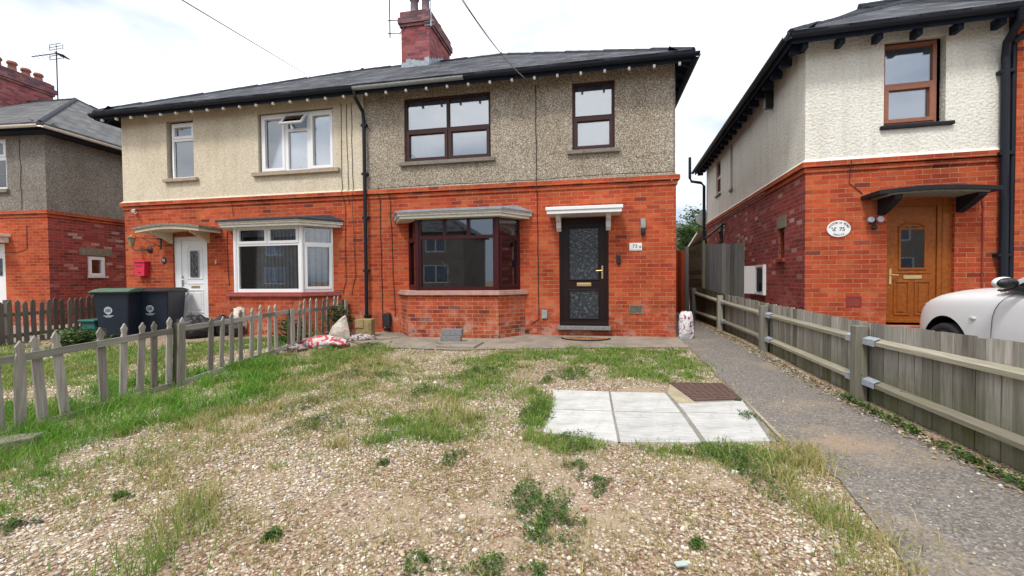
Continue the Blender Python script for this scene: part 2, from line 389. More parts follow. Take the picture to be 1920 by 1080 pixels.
def solo(name, b, mat, label, cat, group=None, smooth=False, bevel=0, kind=None):
    o = build(name, b, mat, None, smooth, bevel)
    me = o.data; n = len(me.vertices); a = np.empty(n*3); me.vertices.foreach_get('co', a); a = a.reshape(-1, 3)
    c = Vector(((a[:, 0].min()+a[:, 0].max())/2, (a[:, 1].min()+a[:, 1].max())/2, a[:, 2].min()))
    me.transform(Matrix.Translation(-c)); o.location = c
    if label: o['label'] = label
    if cat: o['category'] = cat
    if group: o['group'] = group
    if kind: o['kind'] = kind
    return o
def textmesh(s, size, T, mat, parent, name='lettering', depth=.002, space=1):
    cu = bpy.data.curves.new('t', 'FONT'); cu.body = s; cu.size = size; cu.extrude = depth; cu.align_x = 'CENTER'; cu.align_y = 'CENTER'; cu.space_character = space
    to = bpy.data.objects.new('t', cu); COL.objects.link(to)
    bpy.context.view_layer.update()
    me = bpy.data.meshes.new_from_object(to); bpy.data.objects.remove(to); bpy.data.curves.remove(cu)
    me.transform(T @ Matrix.Rotation(R(90), 4, 'X')); me.materials.clear(); me.materials.append(mat)
    return me
def text_part(s, size, T, mat, parent, name='lettering', space=1):
    me = textmesh(s, size, T, mat, parent, space=space); me.name = name
    o = bpy.data.objects.new(name, me); COL.objects.link(o); o.parent = parent
    inv = ROOT.get(root_of(parent).name)
    if inv is not None: me.transform(inv)
    return o

def gz(y): return 0.0 if y >= 0 else (.035*y if y > -2.5 else (-.0875+.012*(y+2.5) if y > -12 else -.2015))
def gzn(y): return np.where(y >= 0, 0, np.where(y > -2.5, .035*y, np.where(y > -12, -.0875+.012*(y+2.5), -.2015)))
# ------------------------------------------------------------------ building pieces
def Tr(x=0, y=0, z=0, r=0): return Matrix.Translation((x, y, z)) @ Matrix.Rotation(r, 4, 'Z')
def ring(b, u0, u1, z0, z1, w_, y0, y1, T):
    b.box(u0, u1, y0, y1, z0, z0+w_, T); b.box(u0, u1, y0, y1, z1-w_, z1, T)
    b.box(u0, u0+w_, y0, y1, z0+w_, z1-w_, T); b.box(u1-w_, u1, y0, y1, z0+w_, z1-w_, T)
def window(parent, T, u0, u1, z0, z1, y, fm, pm, lights, fw=.05, sash=None, sill=None, label=None, name='window', back=None):
    """lights: (a0,a1,b0,b1,opening)"""
    b = MB(); Ty = T @ Matrix.Translation((0, y, 0))
    hs = [(l[0], l[1], l[2], l[3]) for l in lights]
    b.wall(u0, u1, z0, z1, hs, .06, Ty)
    f = build(name, b, fm, parent, label=label)
    for l in lights:
        a0, a1, b0, b1, op = l
        if op:
            s = MB(); ring(s, a0-.018, a1+.018, b0-.018, b1+.018, .062, -.018, .03, Ty); build('sash', s, sash or fm, f, bevel=.004)
            q = .042
        else: q = 0
        g = MB(); g.box(a0+q+.001, a1-q-.001, .034, .044, b0+q+.001, b1-q-.001, Ty); build('pane', g, pm, f)
        e = MB(); ring(e, a0+q, a1-q, b0+q, b1-q, .008, .028, .034, Ty); build('bead', e, fm, f)
    if sill:
        sm, o, dz, dp = sill
        s = MB(); s.box(u0-o, u1+o, -dp, y+.07, z0-dz, z0+.001, T); build('sill', s, sm, f, bevel=.006)
    return f
def roof_hip(parent, u0, u1, y0, y1, ze, pitch, cutL=None, cutR=None, mat=None, oh=.36, name='roof'):
    """hipped roof over the walls u0..u1,y0..y1; cutL/cutR: the roof runs on past that end (party wall)"""
    a0, a1, b0, b1 = u0-oh, u1+oh, y0-oh, y1+oh; ym = (b0+b1)/2; h = (b1-b0)/2; zr = ze+h*math.tan(pitch)
    L0 = cutL is not None; R0 = cutR is not None
    xl = a0+h; xr = a1-h
    if L0: a0 = xl = cutL
    if R0: a1 = xr = cutR
    b = MB(); t = .045
    def tri(*P): b.poly(P)
    N = 14
    def slab(P):                      # tiled plane with a thin edge
        P = [Vector(p) for p in P]; n = (P[1]-P[0]).cross(P[2]-P[0]).normalized()*t
        i = [b._v(p+n) for p in P]; j = [b._v(p-n*.2) for p in P]; b.f.append(i); b.f.append(j[::-1])
        for k in range(len(P)): m_ = (k+1) % len(P); b.f.append([i[k], j[k], j[m_], i[m_]])
    slab([(a0, b0, ze), (a1, b0, ze), (xr, ym, zr), (xl, ym, zr)])
    slab([(a1, b1, ze), (a0, b1, ze), (xl, ym, zr), (xr, ym, zr)])
    if not R0: slab([(a1, b0, ze), (a1, b1, ze), (xr, ym, zr)])
    if not L0: slab([(a0, b1, ze), (a0, b0, ze), (xl, ym, zr)])
    rf = build(name, b, mat, parent)
    c = MB()
    def ridge(p, q):
        p = Vector(p); q = Vector(q); d = q-p; n = max(1, int(d.length/.42))
        for k in range(n):
            A = p+d*(k/n); B_ = p+d*((k+1)/n+.01)
            z_ = Vector((0, 0, .030+.006*math.sin(k*2.1)))
            c.tube([A+z_, B_+z_+Vector((0, 0, .006))], [.062, .068], 8)
    ridge((xl, ym, zr), (xr, ym, zr))
    if not R0: ridge((a1-.02, b0+.02, ze), (xr, ym, zr))
    if not R0: ridge((a1-.02, b1-.02, ze), (xr, ym, zr))
    if not L0: ridge((a0+.02, b0+.02, ze), (xl, ym, zr)); ridge((a0+.02, b1-.02, ze), (xl, ym, zr))
    build('ridge_tiles', c, M['slate_edge'], rf)
    return rf, (a0, a1, b0, b1, ym, zr, xl, xr)
def chimney(parent, u0, u1, y0, y1, zb, zt, mat, pots, potmat, dark=True):
    b = MB(); b.box(u0, u1, y0, y1, zb, zt-.42); ch = build('chimney', b, mat, parent)
    c = MB(); c.box(u0-.04, u1+.04, y0-.04, y1+.04, zt-.42, zt-.34); c.box(u0-.075, u1+.075, y0-.075, y1+.075, zt-.34, zt-.17); c.box(u0-.03, u1+.03, y0-.03, y1+.03, zt-.17, zt)
    c.box(u0+.03, u1-.03, y0+.03, y1-.03, zt, zt+.04)
    build('corbel', c, M['brick_dark'], ch, bevel=.008)
    for (x, y, h) in pots:
        p = MB(); p.lathe((x, y, zt), [(.15, 0), (.13, .05), (.115, .12), (.105, h-.12), (.14, h-.1), (.14, h-.04), (.115, h), (.09, h), (.09, h-.1)], 14)
        build('chimney_pot', p, potmat, ch, smooth=True)
    return ch
def downpipe(parent, pts, r, z0=None, brackets=(), mat=None, name='downpipe', hopper=None):
    b = MB(); b.tube(pts, r, 12)
    for z in brackets:
        p = next(Vector(q) for q in pts if True); x, y = pts[-1][0], pts[-1][1]
        b.box(x-r*1.7, x+r*1.7, y-r*.6, y+r*1.9, z-.025, z+.025)
    if hopper: b.lathe(hopper, [(.05, -.14), (.06, -.05), (.10, .0), (.10, .07)], 12)
    return build(name, b, mat or M['gutter'], parent, smooth=False, bevel=.004)

PARTY = -4.736
# ================================================================== number 73
H = thing('semi_detached_house', 'semi-detached brick house with grey pebbledash upper floor, rosewood windows and dark glazed front door', 'house', (-1.66, 0, 0))
XR = 1.425
bay_hole = (-3.78, -1.50, .86, 2.34); door_hole = (-.70, .225, .17, 2.26)
b = MB(); b.wall(PARTY, XR, -.25, 2.80, [bay_hole, door_hole], .11)
b.wall(0, 7.9, -.25, 2.80, [], .1, Tr(XR, 0, 0, R(90)))
b.poly([(XR, 7.9, -.25), (PARTY, 7.9, -.25), (PARTY, 7.9, 2.8), (XR, 7.9, 2.8)])
build('brick_wall', b, M['brick'], H)
b = MB()
for z0, z1, o in ((2.80, 2.87, .024), (2.885, 2.965, .062)):
    b.box(PARTY, XR+o, -o, .0-.001, z0, z1); b.box(XR+.001, XR+o, 0, 7.9, z0, z1)
build('string_course', b, M['brick'], H)
b = MB(); up1 = (-3.85, -2.03, 3.47, 4.80); up2 = (-.44, .345, 3.49, 4.80)
b.wall(PARTY, XR-.02, 2.965, 5.02, [up1, up2], .10, Tr(0, .0))
b.wall(0, 7.9, 2.965, 5.02, [], .1, Tr(XR-.02, 0, 0, R(90)))
b.poly([(PARTY, -.05, 2.966), (XR+.05, -.05, 2.966), (XR-.02, 0, 3.0), (PARTY, 0, 3.0)])
build('pebbledash_wall', b, M['dash'], H)
b = MB(); b.box(XR-.045, XR-.015, -.006, .02, 2.99, 4.86); build('corner_bead', b, M['dash_grey'], H)
# upper windows
RW, DR = M['rosewood'], M['brownfoil']
def two_over(parent, T, u0, u1, z0, z1, cols, zr, fm, sash, sill, back, recess=.05, fw=.05):
    """fixed light above, opening light below, in 1 or 2 columns"""
    li = []; n = len(cols)-1
    for k in range(n):
        a, c = cols[k], cols[k+1]
        li += [(a+(fw if k == 0 else .03), c-(fw if k == n-1 else .03), zr+.03, z1-fw, False), (a+(fw if k == 0 else .03), c-(fw if k == n-1 else .03), z0+fw, zr-.03, True)]
    f = window(parent, T, u0, u1, z0, z1, recess, fm, M['glass_sky'], li, fw, sash, sill)
    g = MB(); g.box(u0+.03, u1-.03, recess+.075, recess+.08, z0+.02, z1-.03, T); build('blind', g, back, f)
    return f
two_over(H, Matrix(), -3.85, -2.03, 3.50, 4.80, [-3.85, -2.925, -2.03], 4.145, DR, DR, (M['sillgrey'], .09, .075, .07), M['blind'])
two_over(H, Matrix(), -.44, .345, 3.52, 4.80, [-.44, .345], 4.15, DR, DR, (M['sillgrey'], .10, .07, .07), M['blind'])
# door
def door73():
    T = Matrix(); y = .04
    b = MB(); ring(b, -.70, .225, .20, 2.26, .055, y-.01, y+.06, T); b.box(-.645, .170, y-.01, y+.06, 2.15, 2.205)
    d = build('front_door', b, M['darkrose'], H, bevel=.004)
    l = MB(); l.wall(-.645, .170, .255, 2.15, [(-.53, .055, 1.07, 2.08), (-.53, .055, .32, .90)], .03, Tr(0, y+.012)); build('door_leaf', l, M['darkrose'], d)
    for z0, z1 in ((1.07, 2.08), (.32, .90)):
        g = MB(); g.box(-.529, .054, y+.03, y+.038, z0+.001, z1-.001); build('glass_panel', g, M['frost'], d)
        e = MB(); ring(e, -.53, .055, z0, z1, .022, y-.004, y+.03, T); build('glazing_bead', e, M['darkrose'], d, bevel=.005)
    s = MB(); s.box(-.37, -.10, y-.006, y+.010, .955, 1.02); s.box(-.34, -.13, y-.010, y-.006, .97, 1.005); build('letter_plate', s, M['brass'], d, bevel=.002)
    h = MB(); h.box(.092, .122, y-.004, y+.01, 1.10, 1.34); h.tube([(.107, y, 1.25), (.107, y-.05, 1.25), (.10, y-.06, 1.25), (-.01, y-.06, 1.245)], .010, 8); build('handle', h, M['brass'], d)
    t = MB(); t.box(-.74, .26, -.10, .10, .13, .198); build('threshold', t, M['concrete'], d, bevel=.006)
    return d
door73()
# door canopy, flat white with two brackets
b = MB(); b.box(-.90, .46, -.52, -.001, 2.335, 2.395); b.box(-.88, .44, -.50, -.002, 2.27, 2.335)
cn = build('canopy', b, M['whiteplas'], H, bevel=.006)
for x in (-.70, .22):
    t = MB(); t.prism([(0, 0), (0, 0), (0, 0)], 0, 0) if False else None
    P = [(-.03, 2.03), (-.075, 2.06), (-.10, 2.16), (-.20, 2.21), (-.26, 2.27), (-.001, 2.27), (-.001, 2.0)]
    T = Matrix(((0, 1, 0, x), (1, 0, 0, 0), (0, 0, 1, 0), (0, 0, 0, 1)))
    t.prism([(p[0], p[1]) for p in P], -.045, .045, T); build('bracket', t, M['whiteplas'], cn, bevel=.004)
# bay window
def bay(parent, P, W, zs, zh, fm, roofpts, brick, ledge, fascia, rooftop, split, pm, white=False, sashes=True):
    """P plinth plan (4 points left to right), W window plan, zs sill height, zh head height"""
    b = MB(); pl = [Vector((p[0], p[1], 0)) for p in P]
    for A, B_ in zip(pl, pl[1:]): b.poly([(A.x, A.y, -.25), (B_.x, B_.y, -.25), (B_.x, B_.y, zs-.09), (A.x, A.y, zs-.09)])
    b.poly([(p.x, p.y, zs-.09) for p in pl])
    bw = build('bay_window', b, brick, parent)
    o = .05
    def off(Q, o): return [(Q[0][0]-o*1.4, Q[0][1]), (Q[1][0]-o*.5, Q[1][1]-o), (Q[2][0]+o*.5, Q[2][1]-o), (Q[3][0]+o*1.4, Q[3][1])]
    s = MB(); q = off(P, o); s.plan([*q], zs-.09, zs-.035); q2 = off(P, o*.5); s.plan([*q2], zs-.035, zs-.001); build('bay_sill', s, ledge, bw, bevel=.008)
    segs = []
    for i in range(3):
        A = Vector((W[i][0], W[i][1])); B_ = Vector((W[i+1][0], W[i+1][1])); d = B_-A
        segs.append((Tr(A.x, A.y, 0, math.atan2(d.y, d.x)), d.length))
    zt = zh-.40
    for i, (T, Ln) in enumerate(segs):
        m = .075 if i == 1 else .07
        li = []
        if i == 1:
            cols = [m+(Ln-2*m)*k/split for k in range(split+1)]
            for k in range(split): li.append((cols[k]+(0 if k == 0 else .028), cols[k+1]-(0 if k == split-1 else .028), zt+.03, zh-.06, sashes))
            li.append((m, Ln-m, zs+.07, zt-.03, False))
        else:
            li = [(m, Ln-m, zt+.03, zh-.06, False), (m, Ln-m, zs+.07, zt-.03, True)]
        f = MB(); f.wall(0, Ln, zs, zh, [l[:4] for l in li], .07, T)
        fo = build('window_frame', f, fm, bw)
        # flatten: sashes and panes are sub-parts of the bay window
        for a0, a1, b0, b1, op in li:
            q = 0
            if op:
                e = MB(); ring(e, a0-.016, a1+.016, b0-.016, b1+.016, .055, -.016, .03, T); build('sash', e, fm, bw, bevel=.004); q = .039
            g = MB(); g.box(a0+q+.001, a1-q-.001, .036, .046, b0+q+.001, b1-q-.001, T); build('pane', g, pm, bw)
    c = MB()
    for x, y in W[1:3]: c.lathe((x, y+.01, zs), [(.045, 0), (.045, zh-zs)], 10)
    build('corner_post', c, fm, bw)
    # fascia and lead roof
    q0, q1, q2_, q3 = roofpts
    s = MB(); s.plan([q0, q1, q2_, q3], zh+.001, zh+.035); 
    i = .02; s.plan([(q0[0]+.05, q0[1]), (q1[0]+i, q1[1]+.03), (q2_[0]-i, q2_[1]+.03), (q3[0]-.05, q3[1])], zh-.05, zh+.0005)
    s.plan([(q0[0]-.01, q0[1]), (q1[0]-.01, q1[1]-.02), (q2_[0]+.01, q2_[1]-.02), (q3[0]+.01, q3[1])], zh+.0355, zh+.09)
    build('bay_fascia', s, fascia, bw, bevel=.006)
    r_ = MB(); z0 = zh+.092; z1 = zh+.23; e = .03
    a0_ = (q0[0]-e, -.0, z0); a1_ = (q1[0]-e, q1[1]-e-.02, z0); a2_ = (q2_[0]+e, q2_[1]-e-.02, z0); a3_ = (q3[0]+e, -.0, z0)
    t0 = (q0[0]+.30, -.002, z1); t1 = (q3[0]-.30, -.002, z1)
    r_.poly([a1_, a2_, t1, t0]); r_.poly([a0_, a1_, t0]); r_.poly([a2_, a3_, t1])
    r_.box(0, 0, 0, 0, 0, 0) if False else None
    for A, B_ in ((a0_, a1_), (a1_, a2_), (a2_, a3_)):
        r_.poly([(A[0], A[1], A[2]-.03), (B_[0], B_[1], B_[2]-.03), B_, A])
    r_.poly([(p[0], p[1], p[2]-.03) for p in (a0_, a3_, a2_, a1_)])
    ro = build('bay_roof', r_, rooftop, bw)
    return bw
bay(H, [(-3.97, .0), (-3.585, -.50), (-1.79, -.50), (-1.37, .0)], [(-3.80, .02), (-3.405, -.45), (-1.825, -.45), (-1.45, .02)], .895, 2.31, RW,
    [(-4.10, 0), (-3.70, -.66), (-1.70, -.66), (-1.22, 0)], M['brick_wet'], M['bayledge'], M['paintw'], M['lead'], 3, M['glass_dark'], sashes=False)
# gutter, rafter ends
def eaves(parent, u0, u1, T, z=4.93, white=True, step=.40, gm=None, segs=None, oh=.36, feet=True, fascia=None, big=False):
    for (a, c, mat) in (segs or [(u0, u1, gm or M['gutter'])]):
        b = MB(); n = 7; A = []; B_ = []
        r_ = .058; cy = -oh-.045; cz = z+.005
        pts = [(cy+r_*math.cos(math.pi+math.pi*k/n), cz+r_*math.sin(math.pi+math.pi*k/n)) for k in range(n+1)]
        inn = [(cy+(r_-.008)*math.cos(math.pi+math.pi*k/n), cz+(r_-.008)*math.sin(math.pi+math.pi*k/n)) for k in range(n+1)][::-1]
        loop = pts+inn
        ia = [b._v(T @ Vector((a, p[0], p[1]))) for p in loop]; ib = [b._v(T @ Vector((c, p[0], p[1]))) for p in loop]
        m_ = len(loop)
        for k in range(m_): b.f.append([ia[k], ib[k], ib[(k+1) % m_], ia[(k+1) % m_]])
        b.f.append(ia[::-1]); b.f.append(ib)
        build('gutter', b, mat, parent)
    f = MB(); f.box(u0+.02, u1-.02, -oh+.02, -oh+.045, z-.10, z+.03, T); build('fascia', f, fascia or M['bluepaint'], parent)
    f = MB(); f.poly([T @ Vector(p) for p in ((u0+.03, -oh+.046, z-.005), (u0+.03, .05, z+.20), (u1-.03, .05, z+.20), (u1-.03, -oh+.046, z-.005))]); build('soffit', f, fascia or M['bluepaint'], parent)
    if feet:
        n = int((u1-u0-.5)/step); sp = (u1-u0-.5)/n
        for k in range(n+1):
            x = u0+.25+k*sp
            r_ = MB()
            P = [(-oh+.046, z-.10), (-.0, z+.06), (.0, z+.17), (-oh+.046, z-.02)]
            TT = T @ Matrix(((0, 1, 0, x), (1, 0, 0, 0), (0, 0, 1, 0), (0, 0, 0, 1)))
            r_.prism(P[::-1], -.028, .028, TT); ro = build('rafter_foot', r_, M['bluepaint'], parent)
            if big:
                q = MB(); q.box(x-.038, x+.038, -oh+.08, -.10, z-.165, z-.04, T); build('rafter_end', q, M['bluepaint'], ro)
            if white:
                q = MB(); q.box(x-.020, x+.020, -oh-.0, -oh+.045, z-.150, z-.102, T)
                build('rafter_tip', q, M['paintw'], ro)
eaves(H, PARTY, XR+.25, Matrix(), segs=[(PARTY-.02, -2.45, M['gutter_grey']), (-2.45, XR+.31, M['gutter'])])
eaves(H, -.36, 7.9+.36, Tr(XR-.12, 0, 0, R(90)), white=False)
rf, RB = roof_hip(H, PARTY, XR-.12, 0, 7.9, 4.97, R(30.2), cutL=PARTY, mat=M['slate'])
b = MB(); b.box(PARTY+.01, 1.4, .3, 7.7, 2.62, 2.68); b.box(PARTY+.01, PARTY+.05, .2, 7.7, 0, 4.9); b.box(PARTY+.05, 1.3, 3.6, 3.7, 0, 4.9); b.box(PARTY+.05, 1.4, .2, 3.6, .0, .05)
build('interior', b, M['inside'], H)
ch = chimney(H, -5.33, -4.50, 3.10, 4.80, 6.6, 8.56, M['brick_chim'], [(-5.08, 3.45, .62), (-4.74, 3.45, .62), (-4.92, 4.0, .40), (-4.78, 4.45, .36)], M['pot_grey'])
b = MB()
for k in range(6):
    x = -5.33+k*.138; b.box(x, x+.136, 3.075, 3.10, 6.95+.02*(k % 2), 7.16+.03*((k*3) % 4))
for k in range(9):
    y = 3.1+k*.12; z = 7.05+.06*k; b.box(-4.50, -4.478, y, y+.115, z, z+.16+.03*(k % 2))
build('flashing', b, M['lead'], ch)
b = MB(); b.tube([(-5.62, 3.0, 7.85), (-5.62, 3.0, 10.2)], .018, 8)
for z in (7.97, 8.33): b.tube([(-5.68, 3.0, z), (-5.34, 3.09, z)], .013, 6)
b.tube([(-5.36, 3.07, 8.33), (-5.24, 3.07, 8.1), (-5.36, 3.07, 7.97)], .012, 6)
build('aerial_mast', b, M['brownfoil'], ch)
b = MB(); b.tube([(-4.43, 3.05, 8.05), (-4.43, 3.05, 9.8)], .02, 8)
for z in (8.1, 8.2): b.tube([(-4.62, 3.06, z), (-4.36, 3.05, z)], .012, 6)
build('aerial_pole', b, M['steel'], ch)
# wall fittings that belong to the house
b = MB(); ring(b, .595, .835, .44, .60, .014, -.012, 0, Matrix())
for k in range(7): b.box(.609, .821, -.006, .0, .458+k*.019, .467+k*.019)
vt = build('air_vent', b, M['lintel'], H); b = MB(); b.box(.609, .821, -.003, -.001, .454, .586); build('vent_mesh', b, M['grille'], vt)
b = MB(); b.box(-1.045, -.935, -.03, -.001, .335, .50); build('junction_box', b, M['gutter_grey'], H, bevel=.006)
b = MB(); b.box(-1.60, -1.30, -.010, -.001, .05, .115); build('air_brick', b, M['grille'], H)
b = MB(); b.box(-4.36, -4.20, -.008, -.001, .04, .10); build('air_brick', b, M['grille'], H)
b = MB(); b.prism([(-4.33, .14), (-4.18, .14), (-4.18, .36), (-4.20, .41), (-4.255, .43), (-4.31, .41), (-4.33, .36)], -.10, -.001); build('boiler_flue', b, M['grille'], H, bevel=.012)
def wig(pts, r=.007, amp=.008, seed=1):
    rr = random.Random(seed); o = []
    for A, B_ in zip(pts, pts[1:]):
        A = Vector(A); B_ = Vector(B_); n = max(2, int((B_-A).length/.22))
        for k in range(n): t = k/n; p = A.lerp(B_, t); o.append(p+Vector((rr.uniform(-amp, amp), 0, rr.uniform(-amp, amp))))
    o.append(Vector(pts[-1])); b = MB(); b.tube(o, r, 6); return b
for i, pts in enumerate([[(-1.13, -.014, 4.82), (-1.13, -.014, 3.0), (-1.13, -.062, 2.96), (-1.13, -.062, 2.80), (-1.12, -.012, 2.78), (-1.10, -.012, .32), (-1.25, -.012, .22)],
                         [(-4.43, -.012, 3.05), (-4.42, -.06, 2.9), (-4.40, -.012, 2.7), (-4.38, -.012, .1)],
                         [(-4.18, -.06, 2.92), (-4.17, -.012, 2.6), (-4.10, -.012, .35)],
                         [(-4.6, -.06, 2.985), (-3.3, -.06, 3.005), (-1.13, -.06, 3.0), (.2, -.06, 3.03), (1.38, -.06, 3.02)]]):
    build('cable', wig(pts, .0075 if i < 3 else .006, .008, i+3), M['cable'], H)
# render cracks read as thin lines on the real wall
b = wig([(-1.13, -.004, 3.0), (-1.13, -.004, 2.97)], .004); 

# ================================================================== number 71
H2 = thing('semi_detached_house', 'semi-detached brick house with cream painted upper floor, white windows and white panelled front door', 'house', (-7.9, 0, 0))
XL = -10.965
b = MB(); b.wall(XL, PARTY-.001, -.25, 2.80, [(-7.9, -5.55, .85, 2.30), (-9.62, -8.68, .13, 2.14)], .12)
b.wall(-7.9, 0, -.25, 2.8, [], .1, Tr(XL, 0, 0, R(-90)))
build('brick_wall', b, M['brick'], H2)
b = MB()
for z0, z1, o in ((2.80, 2.87, .024), (2.885, 2.965, .062)):
    b.box(XL-o, PARTY-.001, -o, -.001, z0, z1); b.box(XL-o, XL-.001, 0, 7.9, z0, z1)
build('string_course', b, M['brick'], H2)
b = MB()
b.wall(XL-.01, PARTY-.001, 2.965, 5.02, [(-9.70, -8.965, 3.43, 4.79), (-7.28, -5.44, 3.44, 4.77)], .12, Tr(0, -.012))
b.wall(-7.9, .012, 2.965, 5.02, [], .1, Tr(XL-.01, 0, 0, R(-90)))
b.poly([(XL-.06, -.06, 2.966), (PARTY, -.06, 2.966), (PARTY, -.012, 3.01), (XL-.01, -.012, 3.01)])
build('rendered_wall', b, M['cream'], H2)
U = M['upvc']
f = window(H2, Matrix(), -9.62, -8.97, 3.46, 4.74, .05, U, M['glass_sky'], [(-9.57, -9.02, 4.40, 4.69, True), (-9.57, -9.02, 3.51, 4.33, False)], sill=(M['sillcream'], .14, .07, .09), label='narrow white window')
b = MB()
for k in range(16):
    x = -9.58+k*.036; b.box(x, x+.03, .155+.02*math.sin(k*1.3), .16+.02*math.sin(k*1.3), 3.48, 4.72)
tag_c = solo('curtain', b, M['curtain'], 'pale green gathered curtain hanging inside the narrow upstairs window', 'curtain')
f = window(H2, Matrix(), -7.24, -5.46, 3.475, 4.74, .045, U, M['glass_sky'], [(-7.18, -6.67, 3.53, 4.68, True), (-6.57, -6.11, 3.53, 4.34, False), (-6.57, -6.11, 4.40, 4.69, False), (-6.01, -5.51, 3.53, 4.68, True)], sill=(M['sillcream'], .16, .08, .09), label='white three-light window with its top vent open')
# opened top-hung vent
T = Tr(-6.60, .045, 4.70) @ Matrix.Rotation(R(-38), 4, 'X')
b = MB(); ring(b, -.02, .52, -.34, 0, .05, -.03, .01, T); build('open_vent', b, U, f, bevel=.004)
b = MB(); b.box(.031, .469, -.012, -.006, -.289, -.051, T); build('vent_pane', b, M['glass_dark'], f)
b = MB(); b.box(-7.22, -5.48, .17, .176, 3.48, 4.72)
solo('net_curtain', b, M['net'], 'grey net curtain with large flower pattern inside the wide upstairs window', 'net curtain')
def door71():
    T = Matrix(); y = .06
    b = MB(); b.box(-9.62, -9.44, y-.02, y+.06, .16, 2.14); b.box(-8.74, -8.68, y-.02, y+.06, .16, 2.14); b.box(-9.44, -8.74, y-.02, y+.06, 2.06, 2.14)
    d = build('front_door', b, U, H2, bevel=.005)
    l = MB(); l.box(-9.437, -8.743, y, y+.05, .16, 2.058)
    for a0, a1, z0, z1 in ((-9.30, -8.86, 1.16, 1.86), (-9.30, -8.86, .38, .92)):
        ring(l, a0, a1, z0, z1, .03, y-.012, y-.0005, T)
    for a0, a1, z0, z1 in ((-9.23, -8.93, .45, .85),): l.box(a0, a1, y-.010, y-.0005, z0, z1)
    l.box(-9.3, -8.86, y-.01, y-.0005, 1.05, 1.07); l.tube([(-9.30, y-.006, 1.86), (-9.2, y-.006, 1.91), (-9.08, y-.006, 1.925), (-8.96, y-.006, 1.91), (-8.86, y-.006, 1.86)], .012, 6)
    build('door_leaf', l, U, d, bevel=.004)
    g = MB(); g.box(-9.18, -8.98, y-.014, y-.012+.008, 1.22, 1.80); build('glass_panel', g, M['frost'], d)
    e = MB(); ring(e, -9.20, -8.96, 1.20, 1.82, .02, y-.02, y-.0145, T)
    for s_ in (-1, 1):
        pts = [(-9.08+s_*.06*math.sin(k/12*math.pi*3), y-.017, 1.24+k*.045) for k in range(13)]; e.tube(pts, .004, 5)
    build('leaded_trim', e, M['chrome'], d)
    s = MB(); s.box(-9.19, -8.96, y-.008, y-.0005, .955, 1.01); build('letter_plate', s, M['brass'], d, bevel=.002)
    h = MB(); h.box(-9.425, -9.395, y-.012, y-.0005, 1.0, 1.24); h.tube([(-9.41, y, 1.15), (-9.41, y-.055, 1.15), (-9.33, y-.055, 1.145)], .009, 8); build('handle', h, M['chrome'], d)
    t = MB(); t.box(-9.66, -8.64, -.08, .12, .08, .158); build('threshold', t, M['concrete'], d)
door71()
# curved wooden canopy with splayed cheeks
b = MB(); n = 10; P = []
for k in range(n+1):
    x = -9.98+1.72*k/n; P.append((x, 2.30+.07*math.sin(math.pi*k/n)))
b.prism(P+[(p[0], p[1]-.055) for p in P[::-1]] if False else [(p[0], p[1]-.055) for p in P]+P[::-1], -.60, -.001)
cn = build('canopy', b, M['sillgrey'], H2)
b = MB(); b.prism([(p[0]+.03*(1 if k < 5 else -1), p[1]-.115) for k, p in enumerate(P)]+[(p[0]+.03*(1 if k > 5 else -1), p[1]-.056) for k, p in enumerate(P[::-1])], -.57, -.002); build('canopy_lining', b, M['creamp'], cn)
for x, s_ in ((-9.64, 1), (-8.62, 1)):
    t = MB(); T = Matrix(((0, 1, 0, x), (1, 0, 0, 0), (0, 0, 1, 0), (0, 0, 0, 1)))
    t.prism([(-.001, 1.98), (-.001, 2.25), (-.5, 2.25), (-.46, 2.18), (-.2, 2.08)], -.03, .03, T); build('bracket', t, M['creamp'], cn)
bay(H2, [(-8.02, .0), (-7.63, -.50), (-5.90, -.50), (-5.38, .0)], [(-7.90, .02), (-7.50, -.45), (-5.93, -.45), (-5.49, .02)], .87, 2.27, U,
    [(-8.12, 0), (-7.68, -.68), (-5.80, -.68), (-5.26, 0)], M['brick'], M['sillred'], M['paintw'], M['slate_edge'], 2, M['glass'])
b = MB()
for k in range(17):
    x = -7.44+k*.088; b.box(x, x+.066, -.33+.004*(k % 2), -.325+.004*(k % 2), .92, 2.2)
for k in range(4):
    T = Tr(-5.86+.082*k, -.26+.082*k, 0, R(45)); b.box(0, .085, 0, .004, .92, 2.2, T)
solo('vertical_blinds', b, M['blind_slat'], 'grey vertical slat blinds drawn inside the white bay window', 'blinds')
eaves(H2, XL-.36, PARTY, Matrix())
eaves(H2, -8.26, .36, Tr(XL, 0, 0, R(-90)), white=False)
roof_hip(H2, XL, PARTY, 0, 7.9, 4.97, R(30.2), cutR=PARTY, mat=M['slate'])
b = MB(); b.box(XL+.1, PARTY-.05, .3, 7.7, 2.62, 2.68); b.box(PARTY-.06, PARTY-.02, .2, 7.7, 0, 4.9); b.box(XL+.1, PARTY-.07, 2.6, 2.7, 0, 4.9); b.box(XL+.1, PARTY-.07, .2, 2.6, 0, .05)
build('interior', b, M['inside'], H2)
downpipe(H2, [(PARTY+.02, -.40, 4.88), (PARTY+.02, -.38, 4.76), (PARTY+.04, -.12, 4.56), (PARTY+.04, -.09, 4.4), (PARTY+.04, -.09, .02)], .036, brackets=(4.3, 3.3, 2.4, 1.3, .35))
